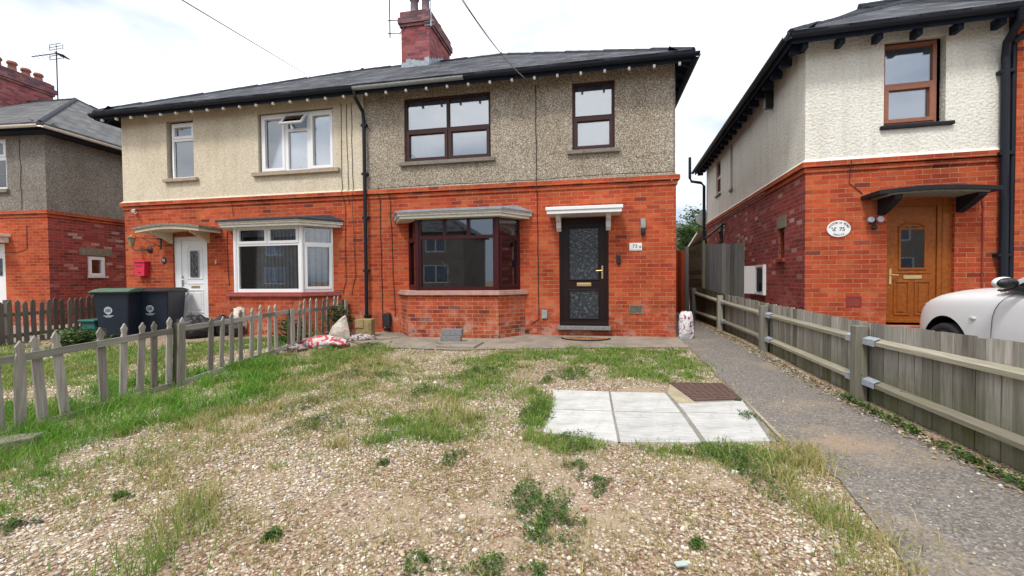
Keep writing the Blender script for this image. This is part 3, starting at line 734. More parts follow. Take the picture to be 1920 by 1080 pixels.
for i, pts in enumerate([[(-5.26, -.02, 4.8), (-5.25, -.022, 3.05), (-5.24, -.07, 2.95), (-5.2, -.012, 2.7), (-5.21, -.012, 1.1), (-5.28, -.012, .8)],
                         [(-5.13, -.02, 4.78), (-5.11, -.022, 3.05), (-5.11, -.07, 2.9), (-5.09, -.012, 2.7)], [(-5.02, -.02, 4.8), (-5.0, -.022, 3.05), (-5.0, -.07, 2.9), (-4.98, -.012, 1.2), (-5.08, -.012, .8)],
                         [(-8.12, -.012, 2.28), (-8.13, -.012, 1.4), (-8.1, -.012, 1.0)], [(-7.97, -.06, 2.95), (-7.95, -.012, 2.55)]]):
    build('cable', wig(pts, .006, .01, i+23), M['cable'], H2)
for k, (x, z) in enumerate(((-6.25, .22),)): b = MB(); b.box(x-.11, x+.11, -.512, -.501, z-.03, z+.03); build('air_brick', b, M['grille'], H2)

# ================================================================== number 75 (own rotation)
X75, Y75, A75 = 3.3716, -.3942, -.0525
def house75():
    H = thing('semi_detached_house', 'right-hand house with white roughcast upper floor, curved black canopy and golden oak front door', 'house', (X75, Y75, 0), A75, world=False)
    W_ = 2.64; D_ = 8.35; L_ = Tr(0, 0, 0, R(-90))
    door = (1.14, 2.02, .33, 2.30)
    b = MB(); b.wall(0, W_, -.3, 2.80, [door], .16); build('front_brick_wall', b, M['brick'], H)
    b = MB(); b.wall(-D_, 0, -.3, 2.80, [(-1.22, -.93, 1.42, 2.02), (-6.4, -5.95, 1.9, 2.5)], .09, L_); build('side_brick_wall', b, M['brick_plum'], H, label='plum coloured brick side wall')
    b = MB()
    for z0, z1, o in ((2.80, 2.87, .024), (2.885, 2.965, .062)):
        b.box(-o, W_, -o, -.001, z0, z1); b.box(-o, -.001, 0, D_, z0, z1)
    build('string_course', b, M['brick'], H)
    b = MB(); b.wall(-.012, W_, 2.965, 5.0, [(1.075, 1.875, 3.45, 4.78)], .13, Tr(0, -.012))
    b.wall(-D_, .012, 2.965, 5.0, [(-6.75, -6.15, 3.62, 4.7), (-4.95, -4.70, 3.5, 4.75)], .10, Tr(-.012, 0, 0, R(-90)))
    b.poly([(-.06, -.06, 2.966), (W_, -.06, 2.966), (W_, -.012, 3.02), (-.012, -.012, 3.02)])
    b.poly([(-.06, D_, 2.966), (-.06, -.06, 2.966), (-.012, -.012, 3.02), (-.012, D_, 3.02)])
    build('roughcast_wall', b, M['rough'], H)
    two_over(H, Matrix(), 1.075, 1.80, 3.48, 4.74, [1.075, 1.80], 4.10, M['redbrown'], M['redbrown'], None, M['blind'], recess=.06)
    b = MB(); b.box(1.02, 1.97, -.07, .1, 3.40, 3.455); b.box(1.05, 1.8, .0, .06, 3.455, 3.48); build('window_sill', b, M['sillblack'], H, bevel=.01)
    two_over(H, L_, -6.74, -6.16, 3.64, 4.68, [-6.74, -6.16], 4.2, M['redbrown'], M['redbrown'], (M['sillblack'], .04, .05, .05), M['blind'], recess=.03)
    b = MB(); b.box(-4.95, -4.70, .05, .08, 3.5, 4.75, L_); b.box(-4.98, -4.67, -.05, .05, 3.44, 3.5, L_); build('slit_window', b, M['sillgrey'], H)
    # low side window with lintel
    f = window(H, L_, -1.22, -.93, 1.45, 2.02, .04, M['oakdark'], M['glass_dark'], [(-1.185, -.965, 1.50, 1.94, False)], .035, sill=(M['brick_plum'], .06, .07, .05))
    b = MB(); b.box(-1.30, -.83, -.012, .0, 2.02, 2.24, L_); build('lintel', b, M['lintel'], f)
    f = window(H, L_, -6.4, -5.95, 1.9, 2.5, .04, M['oakdark'], M['glass_dark'], [(-6.36, -5.99, 1.94, 2.46, False)], .035)
    b = MB(); b.box(-6.5, -5.85, -.012, .0, 2.5, 2.68, L_); build('lintel', b, M['lintel'], f)
    # door
    y = .07
    b = MB(); b.box(1.14, 1.20, y-.02, y+.06, .36, 2.30); b.box(1.83, 2.02, y-.02, y+.06, .36, 2.30); b.box(1.20, 1.83, y-.02, y+.06, 2.20, 2.30); b.box(1.89, 1.97, y-.03, y-.021, .36, 2.3)
    d = build('front_door', b, M['oak'], H, bevel=.006)
    l = MB(); l.box(1.203, 1.827, y, y+.05, .36, 2.198)
    for a0, a1, z0, z1 in ((1.27, 1.48, .48, 1.02), (1.55, 1.76, .48, 1.02)):
        ring(l, a0, a1, z0, z1, .022, y-.014, y-.0005, Matrix()); l.box(a0+.05, a1-.05, y-.012, y-.0005, z0+.05, z1-.05)
    ring(l, 1.33, 1.70, 1.20, 1.86, .03, y-.016, y-.0005, Matrix()); l.tube([(1.33, y-.01, 1.86), (1.42, y-.01, 1.92), (1.515, y-.01, 1.94), (1.61, y-.01, 1.92), (1.70, y-.01, 1.86)], .018, 6)
    l.box(1.28, 1.75, y-.010, y-.0005, 1.14, 1.16); l.box(1.2, 1.83, y-.02, y-.0005, .36, .41)
    build('door_leaf', l, M['oak'], d, bevel=.005)
    g = MB(); g.prism([(1.362, 1.232), (1.668, 1.232), (1.668, 1.83), (1.60, 1.87), (1.515, 1.885), (1.43, 1.87), (1.362, 1.83)], y-.009, y-.001); build('glass_panel', g, M['glass_dark'], d)
    g = MB(); g.box(1.362, 1.668, y-.0005, y-.0002, 1.232, 1.85); build('glass_backing', g, M['black'], d)
    s = MB(); s.box(1.40, 1.64, y-.010, y-.0005, 1.055, 1.11); build('letter_plate', s, M['brass'], d, bevel=.002)
    h = MB(); h.box(1.208, 1.236, y-.012, y-.0005, .97, 1.22); h.tube([(1.222, y, 1.12), (1.222, y-.055, 1.12), (1.31, y-.055, 1.115)], .009, 8); build('handle', h, M['brass'], d)
    b = MB(); b.box(1.10, 2.06, -.25, .12, -.3, .33); build('door_step', b, M['brick_wet'], H, bevel=.01)
    # curved black canopy
    n = 12; P = [(.78+1.48*k/n, 2.36+.055*math.sin(math.pi*min(1, k/n*.9+.1))) for k in range(n+1)]
    b = MB(); b.prism([(p[0], p[1]-.06) for p in P]+P[::-1], -.52, -.001); cn = build('canopy', b, M['sillblack'], H, label='curved black canopy')
    b = MB(); b.prism([(p[0], p[1]-.085) for p in P[1:-1]]+[(p[0], p[1]-.061) for p in P[1:-1]][::-1], -.48, -.002); build('canopy_lining', b, M['lintel'], cn)
    for x in (1.06, 2.08):
        t = MB(); T = Matrix(((0, 1, 0, x), (1, 0, 0, 0), (0, 0, 1, 0), (0, 0, 0, 1)))
        t.prism([(-.001, 2.06), (-.001, 2.33), (-.46, 2.33), (-.43, 2.25), (-.2, 2.14)], -.05, .05, T); build('bracket', t, M['sillblack'], cn)
    b = MB(); ring(b, .59, .80, .61, .78, .014, -.01, 0, Matrix())
    for k in range(4): b.box(.60, .79, -.006, -.001, .632+k*.034, .65+k*.034)
    build('air_vent', b, M['redvent'], H)
    eaves(H, -.36, W_, Matrix(), z=4.87, white=False, step=.44, gm=M['gutter'], big=True)
    eaves(H, -D_-.36, .36, L_, z=4.87, white=False, step=.45, big=True)
    roof_hip(H, 0, W_, 0, D_, 4.91, R(30.2), cutR=W_, mat=M['slate'])
    # pipes: shared black downpipe at the party line, gutter outlet and vent at the back
    downpipe(H, [(2.50, -.42, 4.84), (2.52, -.38, 4.7), (2.53, -.14, 4.5), (2.55, -.09, 4.3), (2.57, -.09, -.1)], .050, brackets=(4.1, 2.9, 1.4), mat=M['gutter'])
    b = MB(); b.tube([(2.66, -.07, 4.9), (2.66, -.07, -.1)], .03, 8); b.tube([(3.1, -.2, 4.95), (2.78, -.1, 4.62), (2.62, -.1, 4.5)], .045, 8); build('waste_pipe', b, M['gutter'], H)
    b = MB(); b.tube([(-.55, D_+.05, 5.35), (-.55, D_+.05, 4.62), (-.5, D_+.05, 4.5), (-.20, D_-.02, 4.42), (-.10, D_-.05, 4.3), (-.10, D_-.05, 0)], .05, 10); build('soil_pipe', b, M['gutter'], H)
    b = MB(); b.tube([(-.02, 5.4, 2.62), (-.12, 5.4, 2.62), (-.13, 5.42, 2.5), (-.13, 5.42, .4)], .034, 8); b.tube([(-.1, 7.9, 2.45), (-.1, 5.45, 2.62)], .04, 8); build('waste_pipe', b, M['gutter'], H)
    b = MB(); b.box(-.16, .02, 1.50, 1.62, 4.44, 4.80); build('eaves_box', b, M['black'], H, bevel=.01)
    b = MB(); b.box(-.2, .05, D_, D_+4, -.2, 2.3); b.box(0.05, 3, D_, D_+4, -.2, 2.3); build('rear_extension', b, M['brick_plum'], H)
    b = MB(); T = Matrix(); b.poly([(-.32, D_+4, 2.05), (-.32, D_, 2.72), (2.8, D_, 2.74), (2.8, D_+4, 2.07)]); b.poly([(-.32, D_+4, 1.97), (-.32, D_, 2.64), (-.32, D_, 2.72), (-.32, D_+4, 2.05)]); build('extension_roof', b, M['paintw'], H)
    build('cable', wig([(.62, -.07, 2.95), (.62, -.012, 2.6), (.80, -.012, 2.42)], .006, .006, 9), M['cable'], H)
    b = MB(); b.tube([(2.30, -.05, 2.32), (2.26, -.16, 2.1), (2.22, -.2, 1.98)], .012, 6); b.tube([(2.36, -.012, 2.3), (2.36, -.012, .5)], .010, 6); build('hanging_bracket', b, M['redvent'], H)
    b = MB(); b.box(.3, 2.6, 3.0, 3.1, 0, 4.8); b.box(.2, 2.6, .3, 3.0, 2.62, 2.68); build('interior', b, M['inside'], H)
    # neighbour half, full-height brick
    G = thing('semi_detached_house', 'house with red brick up to the eaves, cut off by the right frame edge', 'house', (X75, Y75, 0), A75, world=False)
    G.location = Vector((X75, Y75, 0))+Matrix.Rotation(A75, 3, 'Z') @ Vector((W_, 0, 0))
    b = MB(); b.box(.04, 6.4, -.10, D_, -.3, 4.98); build('brick_wall', b, M['brick'], G)
    b = MB(); b.box(.30, 1.9, -.52, -.101, 2.50, 2.56); b.poly([(.28, -.55, 2.565), (1.9, -.55, 2.565), (1.9, -.102, 2.74), (.45, -.102, 2.74)]); build('canopy', b, M['lead'], G)
    b = MB(); b.box(.32, 1.9, -.50, -.102, 2.42, 2.499); build('canopy_fascia', b, M['black'], G)
    eaves(G, 0, 6.7, Tr(0, -.1), z=4.87, white=False, step=.52)
    roof_hip(G, 0, 6.4, 0, D_, 4.91, R(30.2), cutL=0, mat=M['slate'])
house75()

# ================================================================== number 69 (left, own rotation)
X69, Y69, A69 = -13.8554, .3329, .0886
def house69():
    H = thing('semi_detached_house', 'far left brick house with weathered grey pebbledash, hipped roof and pale gutter', 'house', (X69, Y69, 0), A69, world=False)
    T = Tr(0, 0, 0, R(90)); D_ = 7.9; W_ = 6.4
    b = MB(); b.wall(-W_, 0, -.3, 2.80, [(-2.1, -1.29, .05, 2.15)], .1); build('front_brick_wall', b, M['brick'], H)
    b = MB(); b.wall(0, D_, -.3, 2.80, [(.93, 1.42, 1.22, 1.86)], .07, T); build('side_brick_wall', b, M['brick_plum'], H, label='plum coloured brick side wall')
    b = MB()
    for z0, z1, o in ((2.80, 2.87, .024), (2.885, 2.965, .062)):
        b.box(-W_, o, -o, -.001, z0, z1); b.box(.001, o, 0, D_, z0, z1)
    build('string_course', b, M['brick'], H)
    b = MB(); b.wall(-W_, 0, 2.965, 5.1, [(-2.4, -1.14, 3.5, 4.85)], .1, Tr(0, -.01)); b.wall(-.01, D_, 2.965, 5.1, [], .1, Tr(.0, 0, 0, R(90))); build('pebbledash_wall', b, M['dash_grey'], H)
    window(H, Matrix(), -2.39, -1.15, 3.54, 4.84, .03, U, M['glass'], [(-2.33, -1.8, 3.6, 4.3, False), (-2.33, -1.8, 4.4, 4.78, True), (-1.7, -1.21, 3.6, 4.3, False), (-1.7, -1.21, 4.4, 4.78, True)], sill=(M['sillgrey'], .08, .09, .08))
    b = MB(); b.box(-2.38, -1.16, .15, .16, 3.55, 4.8); build('curtain_lining', b, M['blind'], H)
    window(H, T, .94, 1.41, 1.26, 1.84, .02, U, M['glass_dark'], [(.99, 1.36, 1.31, 1.79, True)], .05, sill=(M['paintw'], .03, .03, .05))
    b = MB(); b.box(.72, 1.58, -.012, 0, 1.86, 2.06, T); build('lintel', b, M['lintel'], H)
    b = MB(); b.box(.88, 1.22, -.008, 0, 2.28, 2.44, T); build('air_brick', b, M['redvent'], H)
    b = MB(); b.box(-2.09, -1.30, .02, .06, .05, 2.13); d = build('front_door', b, U, H); b = MB(); b.box(-1.5, -1.4, .005, .019, 1.3, 1.75); build('glass_panel', b, M['glass_dark'], d)
    b = MB(); b.box(-2.3, -1.08, -.55, -.001, 2.30, 2.37); b.box(-2.25, -1.15, -.4, -.002, 2.15, 2.30); build('canopy', b, M['paintw'], H, bevel=.01)
    eaves(H, -W_, .36, Matrix(), z=5.0, white=False, feet=False, gm=M['paintw'])
    eaves(H, -.36, D_+.36, T, z=5.0, white=False, feet=False, gm=M['paintw'])
    b = MB(); b.box(-W_, .33, -.34, .0, 4.90, 4.94); b.box(.0, .33, 0, D_, 4.90, 4.94); build('boxed_soffit', b, M['bluepaint'], H)
    roof_hip(H, -W_, 0, 0, D_, 5.04, R(30.2), cutL=-W_, mat=M['tile_grey'])
    ch = chimney(H, -6.83, -5.84, 2.6, 4.72, 6.6, 8.53, M['brick_chim'], [(-6.1, 2.85, .36), (-6.1, 3.25, .36), (-6.1, 3.68, .40), (-6.1, 4.08, .34), (-6.1, 4.46, .34), (-6.55, 3.4, .4)], M['terracotta'])
    b = MB(); z = 9.78; x = -5.62; y = 4.7
    b.tube([(x, y, 7.2), (x, y, z+.02)], .018, 6)
    b.tube([(x-1.05, y, z-.13), (x, y, z-.07), (x+.75, y-.2, z-.40)], .018, 5)
    for k in range(12): p = Vector((x+.05+k*.06, y-.02*k, z-.10-k*.025)); b.tube([p+Vector((-.03, -.09, .05)), p+Vector((.03, .09, -.05))], .011, 4)
    for zz in (z+.26, z+.16, z+.06, z-.16, z-.30): b.tube([(x-.28, y, zz), (x+.28, y-.05, zz+.01)], .013, 4)
    for xx in (-.28, 0, .28): b.tube([(x+xx, y, z+.06), (x+xx, y, z+.26)], .013, 4); b.tube([(x+xx, y, z-.30), (x+xx, y, z-.12)], .013, 4)
    for k in range(4): p = Vector((x-1.05+k*.2, y, z-.12)); b.tube([p+Vector((0, -.12, .06)), p+Vector((0, .12, -.06))], .007, 4)
    build('tv_aerial', b, M['gutter'], ch)
    b = MB(); b.box(-6.3, -.2, 3.0, 3.1, 0, 4.8); b.box(-6.3, -.2, .3, 3.0, 2.6, 2.66); build('interior', b, M['inside'], H)
    build('cable', wig([(-.72, -.016, 4.8), (-.72, -.016, 3.0)], .006, .02, 9), M['cable'], H)
    build('cable', wig([(-.6, -.012, 2.6), (-.6, -.012, 2.0), (-.9, -.012, 1.9), (-1.3, -.012, 1.9)], .006, .01, 9), M['cable'], H)
house69()
# house across the street, seen only mirrored in the bay window glass
def opposite():
    for x, lab in ((-47, 'pebbledash house across the street mirrored at the edge of the white bay glass'), (-31.5, 'pebbledash house across the street mirrored in the middle of the white bay glass'), (-16, 'pebbledash house across the street mirrored in the left of the dark bay window'), (-1, 'pebbledash house across the street mirrored in the right of the dark bay window'), (14, 'pebbledash house across the street mirrored in the right house door glass')):
        H = thing('street_house', lab, 'house', (x, -27, 0), R(180), world=False)
        hs = [(-3.6, -1.8, 3.4, 4.7), (1.2, 3.0, 3.4, 4.7), (-3.8, -1.6, .8, 2.3), (1.2, 3.2, .8, 2.3)]
        b = MB(); b.wall(-5.2, 5.2, -.3, 2.9, hs, .1); b.wall(0, 7, -.3, 2.9, [], .1, Tr(5.2, 0, 0, R(90))); b.wall(-7, 0, -.3, 2.9, [], .1, Tr(-5.2, 0, 0, R(-90))); build('ground_floor_wall', b, M['dash_grey'], H)
        b = MB(); b.wall(-5.2, 5.2, 2.9, 5.0, hs, .1, Tr(0, -.02)); b.wall(0, 7, 2.9, 5, [], .1, Tr(5.22, 0, 0, R(90))); b.wall(-7, 0, 2.9, 5, [], .1, Tr(-5.22, 0, 0, R(-90))); build('pebbledash_wall', b, M['dash_grey'], H)
        for a in hs:
            m_ = (a[0]+a[1])/2; window(H, Matrix(), a[0], a[1], a[2], a[3], .04, U, M['glass'], [(a[0]+.06, m_-.03, a[2]+.06, a[3]-.06, False), (m_+.03, a[1]-.06, a[2]+.06, a[3]-.06, False)])
        roof_hip(H, -5.2, 5.2, 0, 7, 5.0, R(33), mat=M['slate'])
        b = MB(); b.box(-5, 5, .6, 6.8, 0, 4.9); build('interior', b, M['inside'], H)
opposite()

GRASS = [
    ('lush', 2500, 0.120, 0.42, [(-6.24,-5.74),(-5.66,-5.2),(-5.42,-4.71),(-5.55,-4.06),(-5.15,-3.15),(-4.95,-2.36),(-4.04,-3.06),(-3.5,-4.5),(-3.74,-5.04),(-3.78,-5.51),(-3.57,-5.85),(-3.51,-6.25),(-3.66,-6.31),(-4.23,-6.58)]),
    ('green', 2200, 0.060, 0.42, [(-4.65,-6.29),(-3.92,-6.0),(-4.03,-5.37),(-3.83,-4.73),(-4.19,-3.08),(-4.8,-1.79),(-3.81,-1.44),(-3.24,-2.15),(-3.44,-2.97),(-3.21,-4.15),(-3.31,-4.9),(-2.97,-5.55),(-2.85,-5.98),(-2.87,-6.34),(-3.06,-6.51),(-3.41,-6.84)]),
    ('dry', 1500, 0.060, 0.47, [(-4.4,-6.4),(-3.56,-6.11),(-3.7,-5.18),(-3.82,-3.35),(-3.4,-1.85),(-2.71,-2.52),(-2.79,-4.19),(-2.83,-5.17),(-2.56,-5.85),(-2.76,-6.19),(-2.82,-6.57),(-3.27,-6.9)]),
    ('green', 1700, 0.045, 0.52, [(-5.26,-2.56),(-3.57,-1.51),(-1.32,-1.6),(-0.93,-2.92),(-0.97,-4.44),(-0.95,-5.21),(-1.59,-5.47),(-2.19,-4.93),(-2.47,-5.11),(-3.35,-4.66)]),
    ('dry', 700, 0.060, 0.55, [(-5.17,-2.55),(-3.51,-1.64),(-1.12,-1.77),(-0.88,-3.89),(-0.95,-5.21),(-1.63,-5.47),(-1.88,-5.73),(-2.65,-5.15)]),
    ('green', 2400, 0.045, 0.40, [(0.55,-1.16),(1.37,-1.35),(1.44,-1.99),(1.32,-3.07),(0.77,-3.24),(0.49,-3.14),(0.21,-2.45),(-0.59,-1.29),(0.01,-1.35)]),
    ('green', 2400, 0.045, 0.40, [(-1.02,-1.34),(-0.5,-1.28),(0.63,-1.67),(0.08,-2.47),(-0.45,-2.09),(-0.92,-2.01),(-1.34,-2.67),(-1.67,-3.03),(-1.94,-2.42),(-1.45,-1.82)]),
    ('green', 3200, 0.050, 0.20, [(-0.66,-3.82),(-0.42,-3.67),(-0.33,-4.34),(-0.34,-4.86),(-0.08,-4.93),(0.12,-5.03),(0.07,-5.23),(-0.18,-5.29),(-0.43,-5.12),(-0.68,-4.76)]),
    ('green', 2200, 0.045, 0.40, [(0.36,-5.07),(1.21,-4.89),(1.3,-5.02),(1.05,-5.46),(0.88,-5.52),(0.85,-5.33),(0.41,-5.36)]),
    ('dry', 2600, 0.065, 0.36, [(1.27,-4.71),(1.42,-4.76),(1.39,-5.33),(1.33,-5.77),(1.35,-6.0),(1.32,-6.27),(0.95,-6.34),(1.05,-5.82),(1.05,-5.46)]),
    ('green', 1800, 0.070, 0.32, [(0.95,-5.08),(1.21,-5.29),(1.16,-5.8),(1.12,-6.16),(0.99,-6.25),(0.99,-5.83),(0.96,-5.48)]),
    ('green', 2600, 0.050, 0.30, [(-1.89,-5.02),(-1.8,-4.7),(-1.56,-4.54),(-1.21,-4.51),(-1.05,-4.88),(-1.14,-5.26),(-1.45,-5.41),(-1.72,-5.4)]),
    ('dry', 1600, 0.090, 0.30, [(-1.68,-4.25),(-1.32,-4.33),(-1.09,-4.88),(-1.4,-4.94)]),
    ('green', 1800, 0.050, 0.40, [(-2.08,-3.75),(-1.47,-3.0),(-1.12,-2.63),(-1.02,-4.01),(-1.32,-4.33),(-1.8,-4.23)]),
    ('dry', 1800, 0.120, 0.40, [(-2.07,-5.39),(-1.74,-5.42),(-1.6,-5.65),(-1.83,-5.71)]),
    ('dry', 2200, 0.130, 0.32, [(-2.28,-6.23),(-2.05,-6.1),(-1.78,-6.32),(-1.7,-6.54),(-1.93,-6.54),(-2.14,-6.43)]),
    ('green', 2000, 0.120, 0.32, [(-2.14,-6.27),(-2.0,-6.18),(-1.84,-6.32),(-1.98,-6.43)]),
    ('green', 1900, 0.110, 0.36, [(-2.22,-6.63),(-2.09,-6.56),(-1.87,-6.69),(-1.77,-6.88),(-2.03,-6.93),(-2.2,-6.79)]),
    ('dry', 700, 0.100, 0.50, [(-2.34,-6.74),(-1.78,-6.55),(-1.39,-6.68),(-1.31,-6.83),(-2.04,-6.96)]),
    ('green', 1500, 0.050, 0.45, [(-0.47,-2.67),(0.43,-2.3),(0.6,-2.69),(-0.24,-3.15)]),
    ('green', 2600, 0.040, 0.30, [(-4.18,-6.61),(-3.36,-6.48),(-3.27,-6.39),(-3.08,-6.46),(-3.07,-6.55),(-3.76,-6.79)]),
    ('green', 1500, 0.050, 0.45, [(-3.81,-6.75),(-2.92,-6.64),(-2.78,-6.69),(-2.85,-6.77),(-3.4,-6.93)]),
    ('green', 650, 0.045, 0.50, [(-3.1,-6.49),(-2.64,-5.78),(-2.67,-4.55),(-3.58,-1.87),(-1.29,-1.79),(-0.49,-3.83),(-0.47,-5.13),(-1.04,-5.82),(-1.7,-6.13),(-1.66,-6.49),(-1.8,-6.85),(-2.59,-6.99)]),
    ('dry', 420, 0.050, 0.50, [(-3.1,-6.49),(-2.64,-5.78),(-2.66,-4.87),(-3.18,-2.58),(-1.29,-1.79),(-0.49,-3.83),(-0.63,-5.15),(-1.09,-5.68),(-1.7,-6.13),(-1.66,-6.49),(-1.8,-6.85),(-2.59,-6.99)]),
    ('dry', 400, 0.060, 0.52, [(-1.04,-5.82),(-0.47,-5.13),(0.29,-5.19),(1.05,-5.46),(0.95,-6.34),(-1.37,-6.76)]),
    ('dry', 700, 0.055, 0.50, [(-4.64,-3.15),(-3.58,-1.87),(-2.27,-2.8),(-1.7,-4.71),(-2.29,-5.08),(-2.98,-5.07)]),
    ('green', 2000, 0.050, 0.30, [(-9.81,-4.24),(-8.65,-3.36),(-8.11,-2.59),(-6.9,-1.27),(-5.25,-0.15),(-4.69,-1.02),(-5.37,-1.86),(-6.03,-2.16),(-6.01,-4.02),(-6.41,-4.65),(-7.3,-5.29)]),
    ('dry', 800, 0.050, 0.40, [(-8.8,-4.66),(-8.13,-3.66),(-7.25,-2.74),(-6.23,-1.96),(-5.67,-2.53),(-6.19,-3.7),(-6.57,-4.56),(-7.3,-5.29)]),
    ('green', 1400, 0.070, 0.40, [(-12.55,-3.09),(-9.55,-1.84),(-7.76,-1.89),(-8.43,-2.68),(-10.41,-3.99)]),
]
WEEDS = [(-2.81, -4.60, 0.16, 0.25), (-2.33, -5.03, 0.22, 0.18), (-3.06, -3.38, 0.16, 0.33), (-2.62, -3.40, 0.10, 0.21), (-1.83, -3.96, 0.15, 0.19), (-0.29, -2.91, 0.24, 0.24), (-0.58, -3.28, 0.08, 0.13), (-0.98, -5.50, 0.07, 0.09), (-0.14, -5.54, 0.07, 0.08), (0.01, -5.72, 0.06, 0.07), (-0.40, -5.94, 0.13, 0.11), (-0.25, -6.05, 0.14, 0.12), (-0.16, -6.18, 0.11, 0.10), (-0.28, -6.25, 0.07, 0.07), (-0.75, -6.58, 0.10, 0.04), (-0.43, -6.55, 0.14, 0.04), (-0.27, -6.54, 0.06, 0.03), (0.96, -5.37, 0.15, 0.19), (0.88, -5.14, 0.18, 0.12), (0.66, -5.13, 0.15, 0.08), (-1.47, -3.00, 0.27, 0.30), (1.27, -4.30, 0.09, 0.08), (-0.53, -4.37, 0.14, 0.26), (-0.19, -5.10, 0.19, 0.13), (-2.90, -6.67, 0.08, 0.03), (-2.70, -6.34, 0.05, 0.03), (-1.55, -6.51, 0.04, 0.03), (-1.41, -5.66, 0.03, 0.03), (-0.52, -4.45, 0.14, 0.19), (0.45, -6.21, 0.03, 0.03), (-3.90, -1.45, 0.20, 0.33), (1.34, -3.82, 0.03, 0.04), ]
# ================================================================== ground materials
def gravel_ground():
    m = NM('gravel_bed'); v = m.uv(obj=True)
    c1 = m.voro(v, 75); sp = m.n('ShaderNodeSeparateColor'); m.link(c1, sp.inputs[0])
    c = m.ramp(sp.outputs[0], [(0, (.10, .07, .055)), (.25, (.25, .155, .105)), (.5, (.37, .255, .175)), (.8, (.42, .33, .24)), (1, (.60, .54, .45))])
    d = m.voro(v, 75, out='Distance'); c = m.mix(.7, c, m.ramp(d, [(.15, 1.1), (.8, .4)]), 'MULTIPLY')
    big = m.noise(v, 1.1, 6, .62); sand = m.ramp(big, [(.50, 0.0), (.62, .8)])
    c = m.mix(sand, c, m.mix(.5, (.38, .30, .215), m.ramp(m.noise(v, 60, 4, .8), [(.3, .5), (.7, 1.2)]), 'MULTIPLY'))
    m.col(c); m.bump(m.math('SUBTRACT', 1.0, d), .6, .01); m.p(Roughness=.95); m.set(m.bsdf, Specular_IOR_Level=.15); return m.m
M['ground'] = gravel_ground()
def attr_mat(name, stops, rough=.75, dry=None, spec=.25, trans=0, attr='rnd'):
    m = NM(name); a = m.n('ShaderNodeAttribute'); a.attribute_name = attr
    c = m.ramp(a.outputs['Fac'], stops)
    if dry is not None:
        v = m.uv(obj=True); n = m.noise(v, 2.2, 4, .6); c = m.mix(m.ramp(n, [(.42, 0.0), (.62, dry[0])]), c, dry[1])
    if trans:
        m.col(c); tl = m.n('ShaderNodeBsdfTranslucent'); m.link(c, tl.inputs['Color']); x = m.n('ShaderNodeMixShader'); x.inputs[0].default_value = trans
        m.link(m.bsdf.outputs[0], x.inputs[1]); m.link(tl.outputs[0], x.inputs[2]); m.link(x.outputs[0], m.out.inputs['Surface'])
    else: m.col(c)
    m.p(Roughness=rough); m.set(m.bsdf, Specular_IOR_Level=spec); return m.m
M['pebble'] = attr_mat('pebbles', [(0, (.16, .13, .115)), (.12, (.28, .215, .165)), (.24, (.42, .32, .22)), (.29, (.32, .155, .095)), (.35, (.46, .37, .26)), (.55, (.56, .48, .37)), (.74, (.62, .56, .47)), (.84, (.35, .32, .30)), (1, (.80, .76, .69))], .7, spec=.35)
GREEN = [(0, (.07, .145, .025)), (.3, (.125, .25, .04)), (.55, (.22, .35, .075)), (.78, (.36, .40, .13)), (1, (.50, .44, .24))]
M['grass'] = attr_mat('grass_blades', GREEN, .55, (.45, (.27, .33, .08)), trans=.3)
M['grass_lush'] = attr_mat('lush_grass_blades', [(0, (.05, .14, .015)), (.4, (.11, .28, .03)), (.75, (.21, .38, .06)), (1, (.40, .42, .14))], .5, (.4, (.25, .36, .07)), trans=.3)
M['drygrass'] = attr_mat('dry_grass_blades', [(0, (.20, .22, .06)), (.4, (.38, .34, .14)), (.8, (.52, .44, .22)), (1, (.60, .52, .32))], .7, trans=.25)
M['weed'] = attr_mat('weed_leaves', [(0, (.025, .065, .012)), (.6, (.06, .125, .022)), (1, (.13, .20, .05))], .5, trans=.2)
M['leaf'] = attr_mat('bush_leaves', [(0, (.02, .05, .012)), (.5, (.055, .115, .03)), (1, (.12, .19, .06))], .5, trans=.25)
M['conifer'] = attr_mat('conifer_leaves', [(0, (.03, .06, .02)), (.5, (.08, .13, .04)), (1, (.16, .2, .08))], .6, trans=.2)
M['litter'] = attr_mat('fallen_leaves', [(0, (.12, .07, .035)), (.4, (.28, .19, .10)), (.7, (.40, .32, .16)), (.85, (.12, .16, .04)), (1, (.50, .45, .32))], .8)
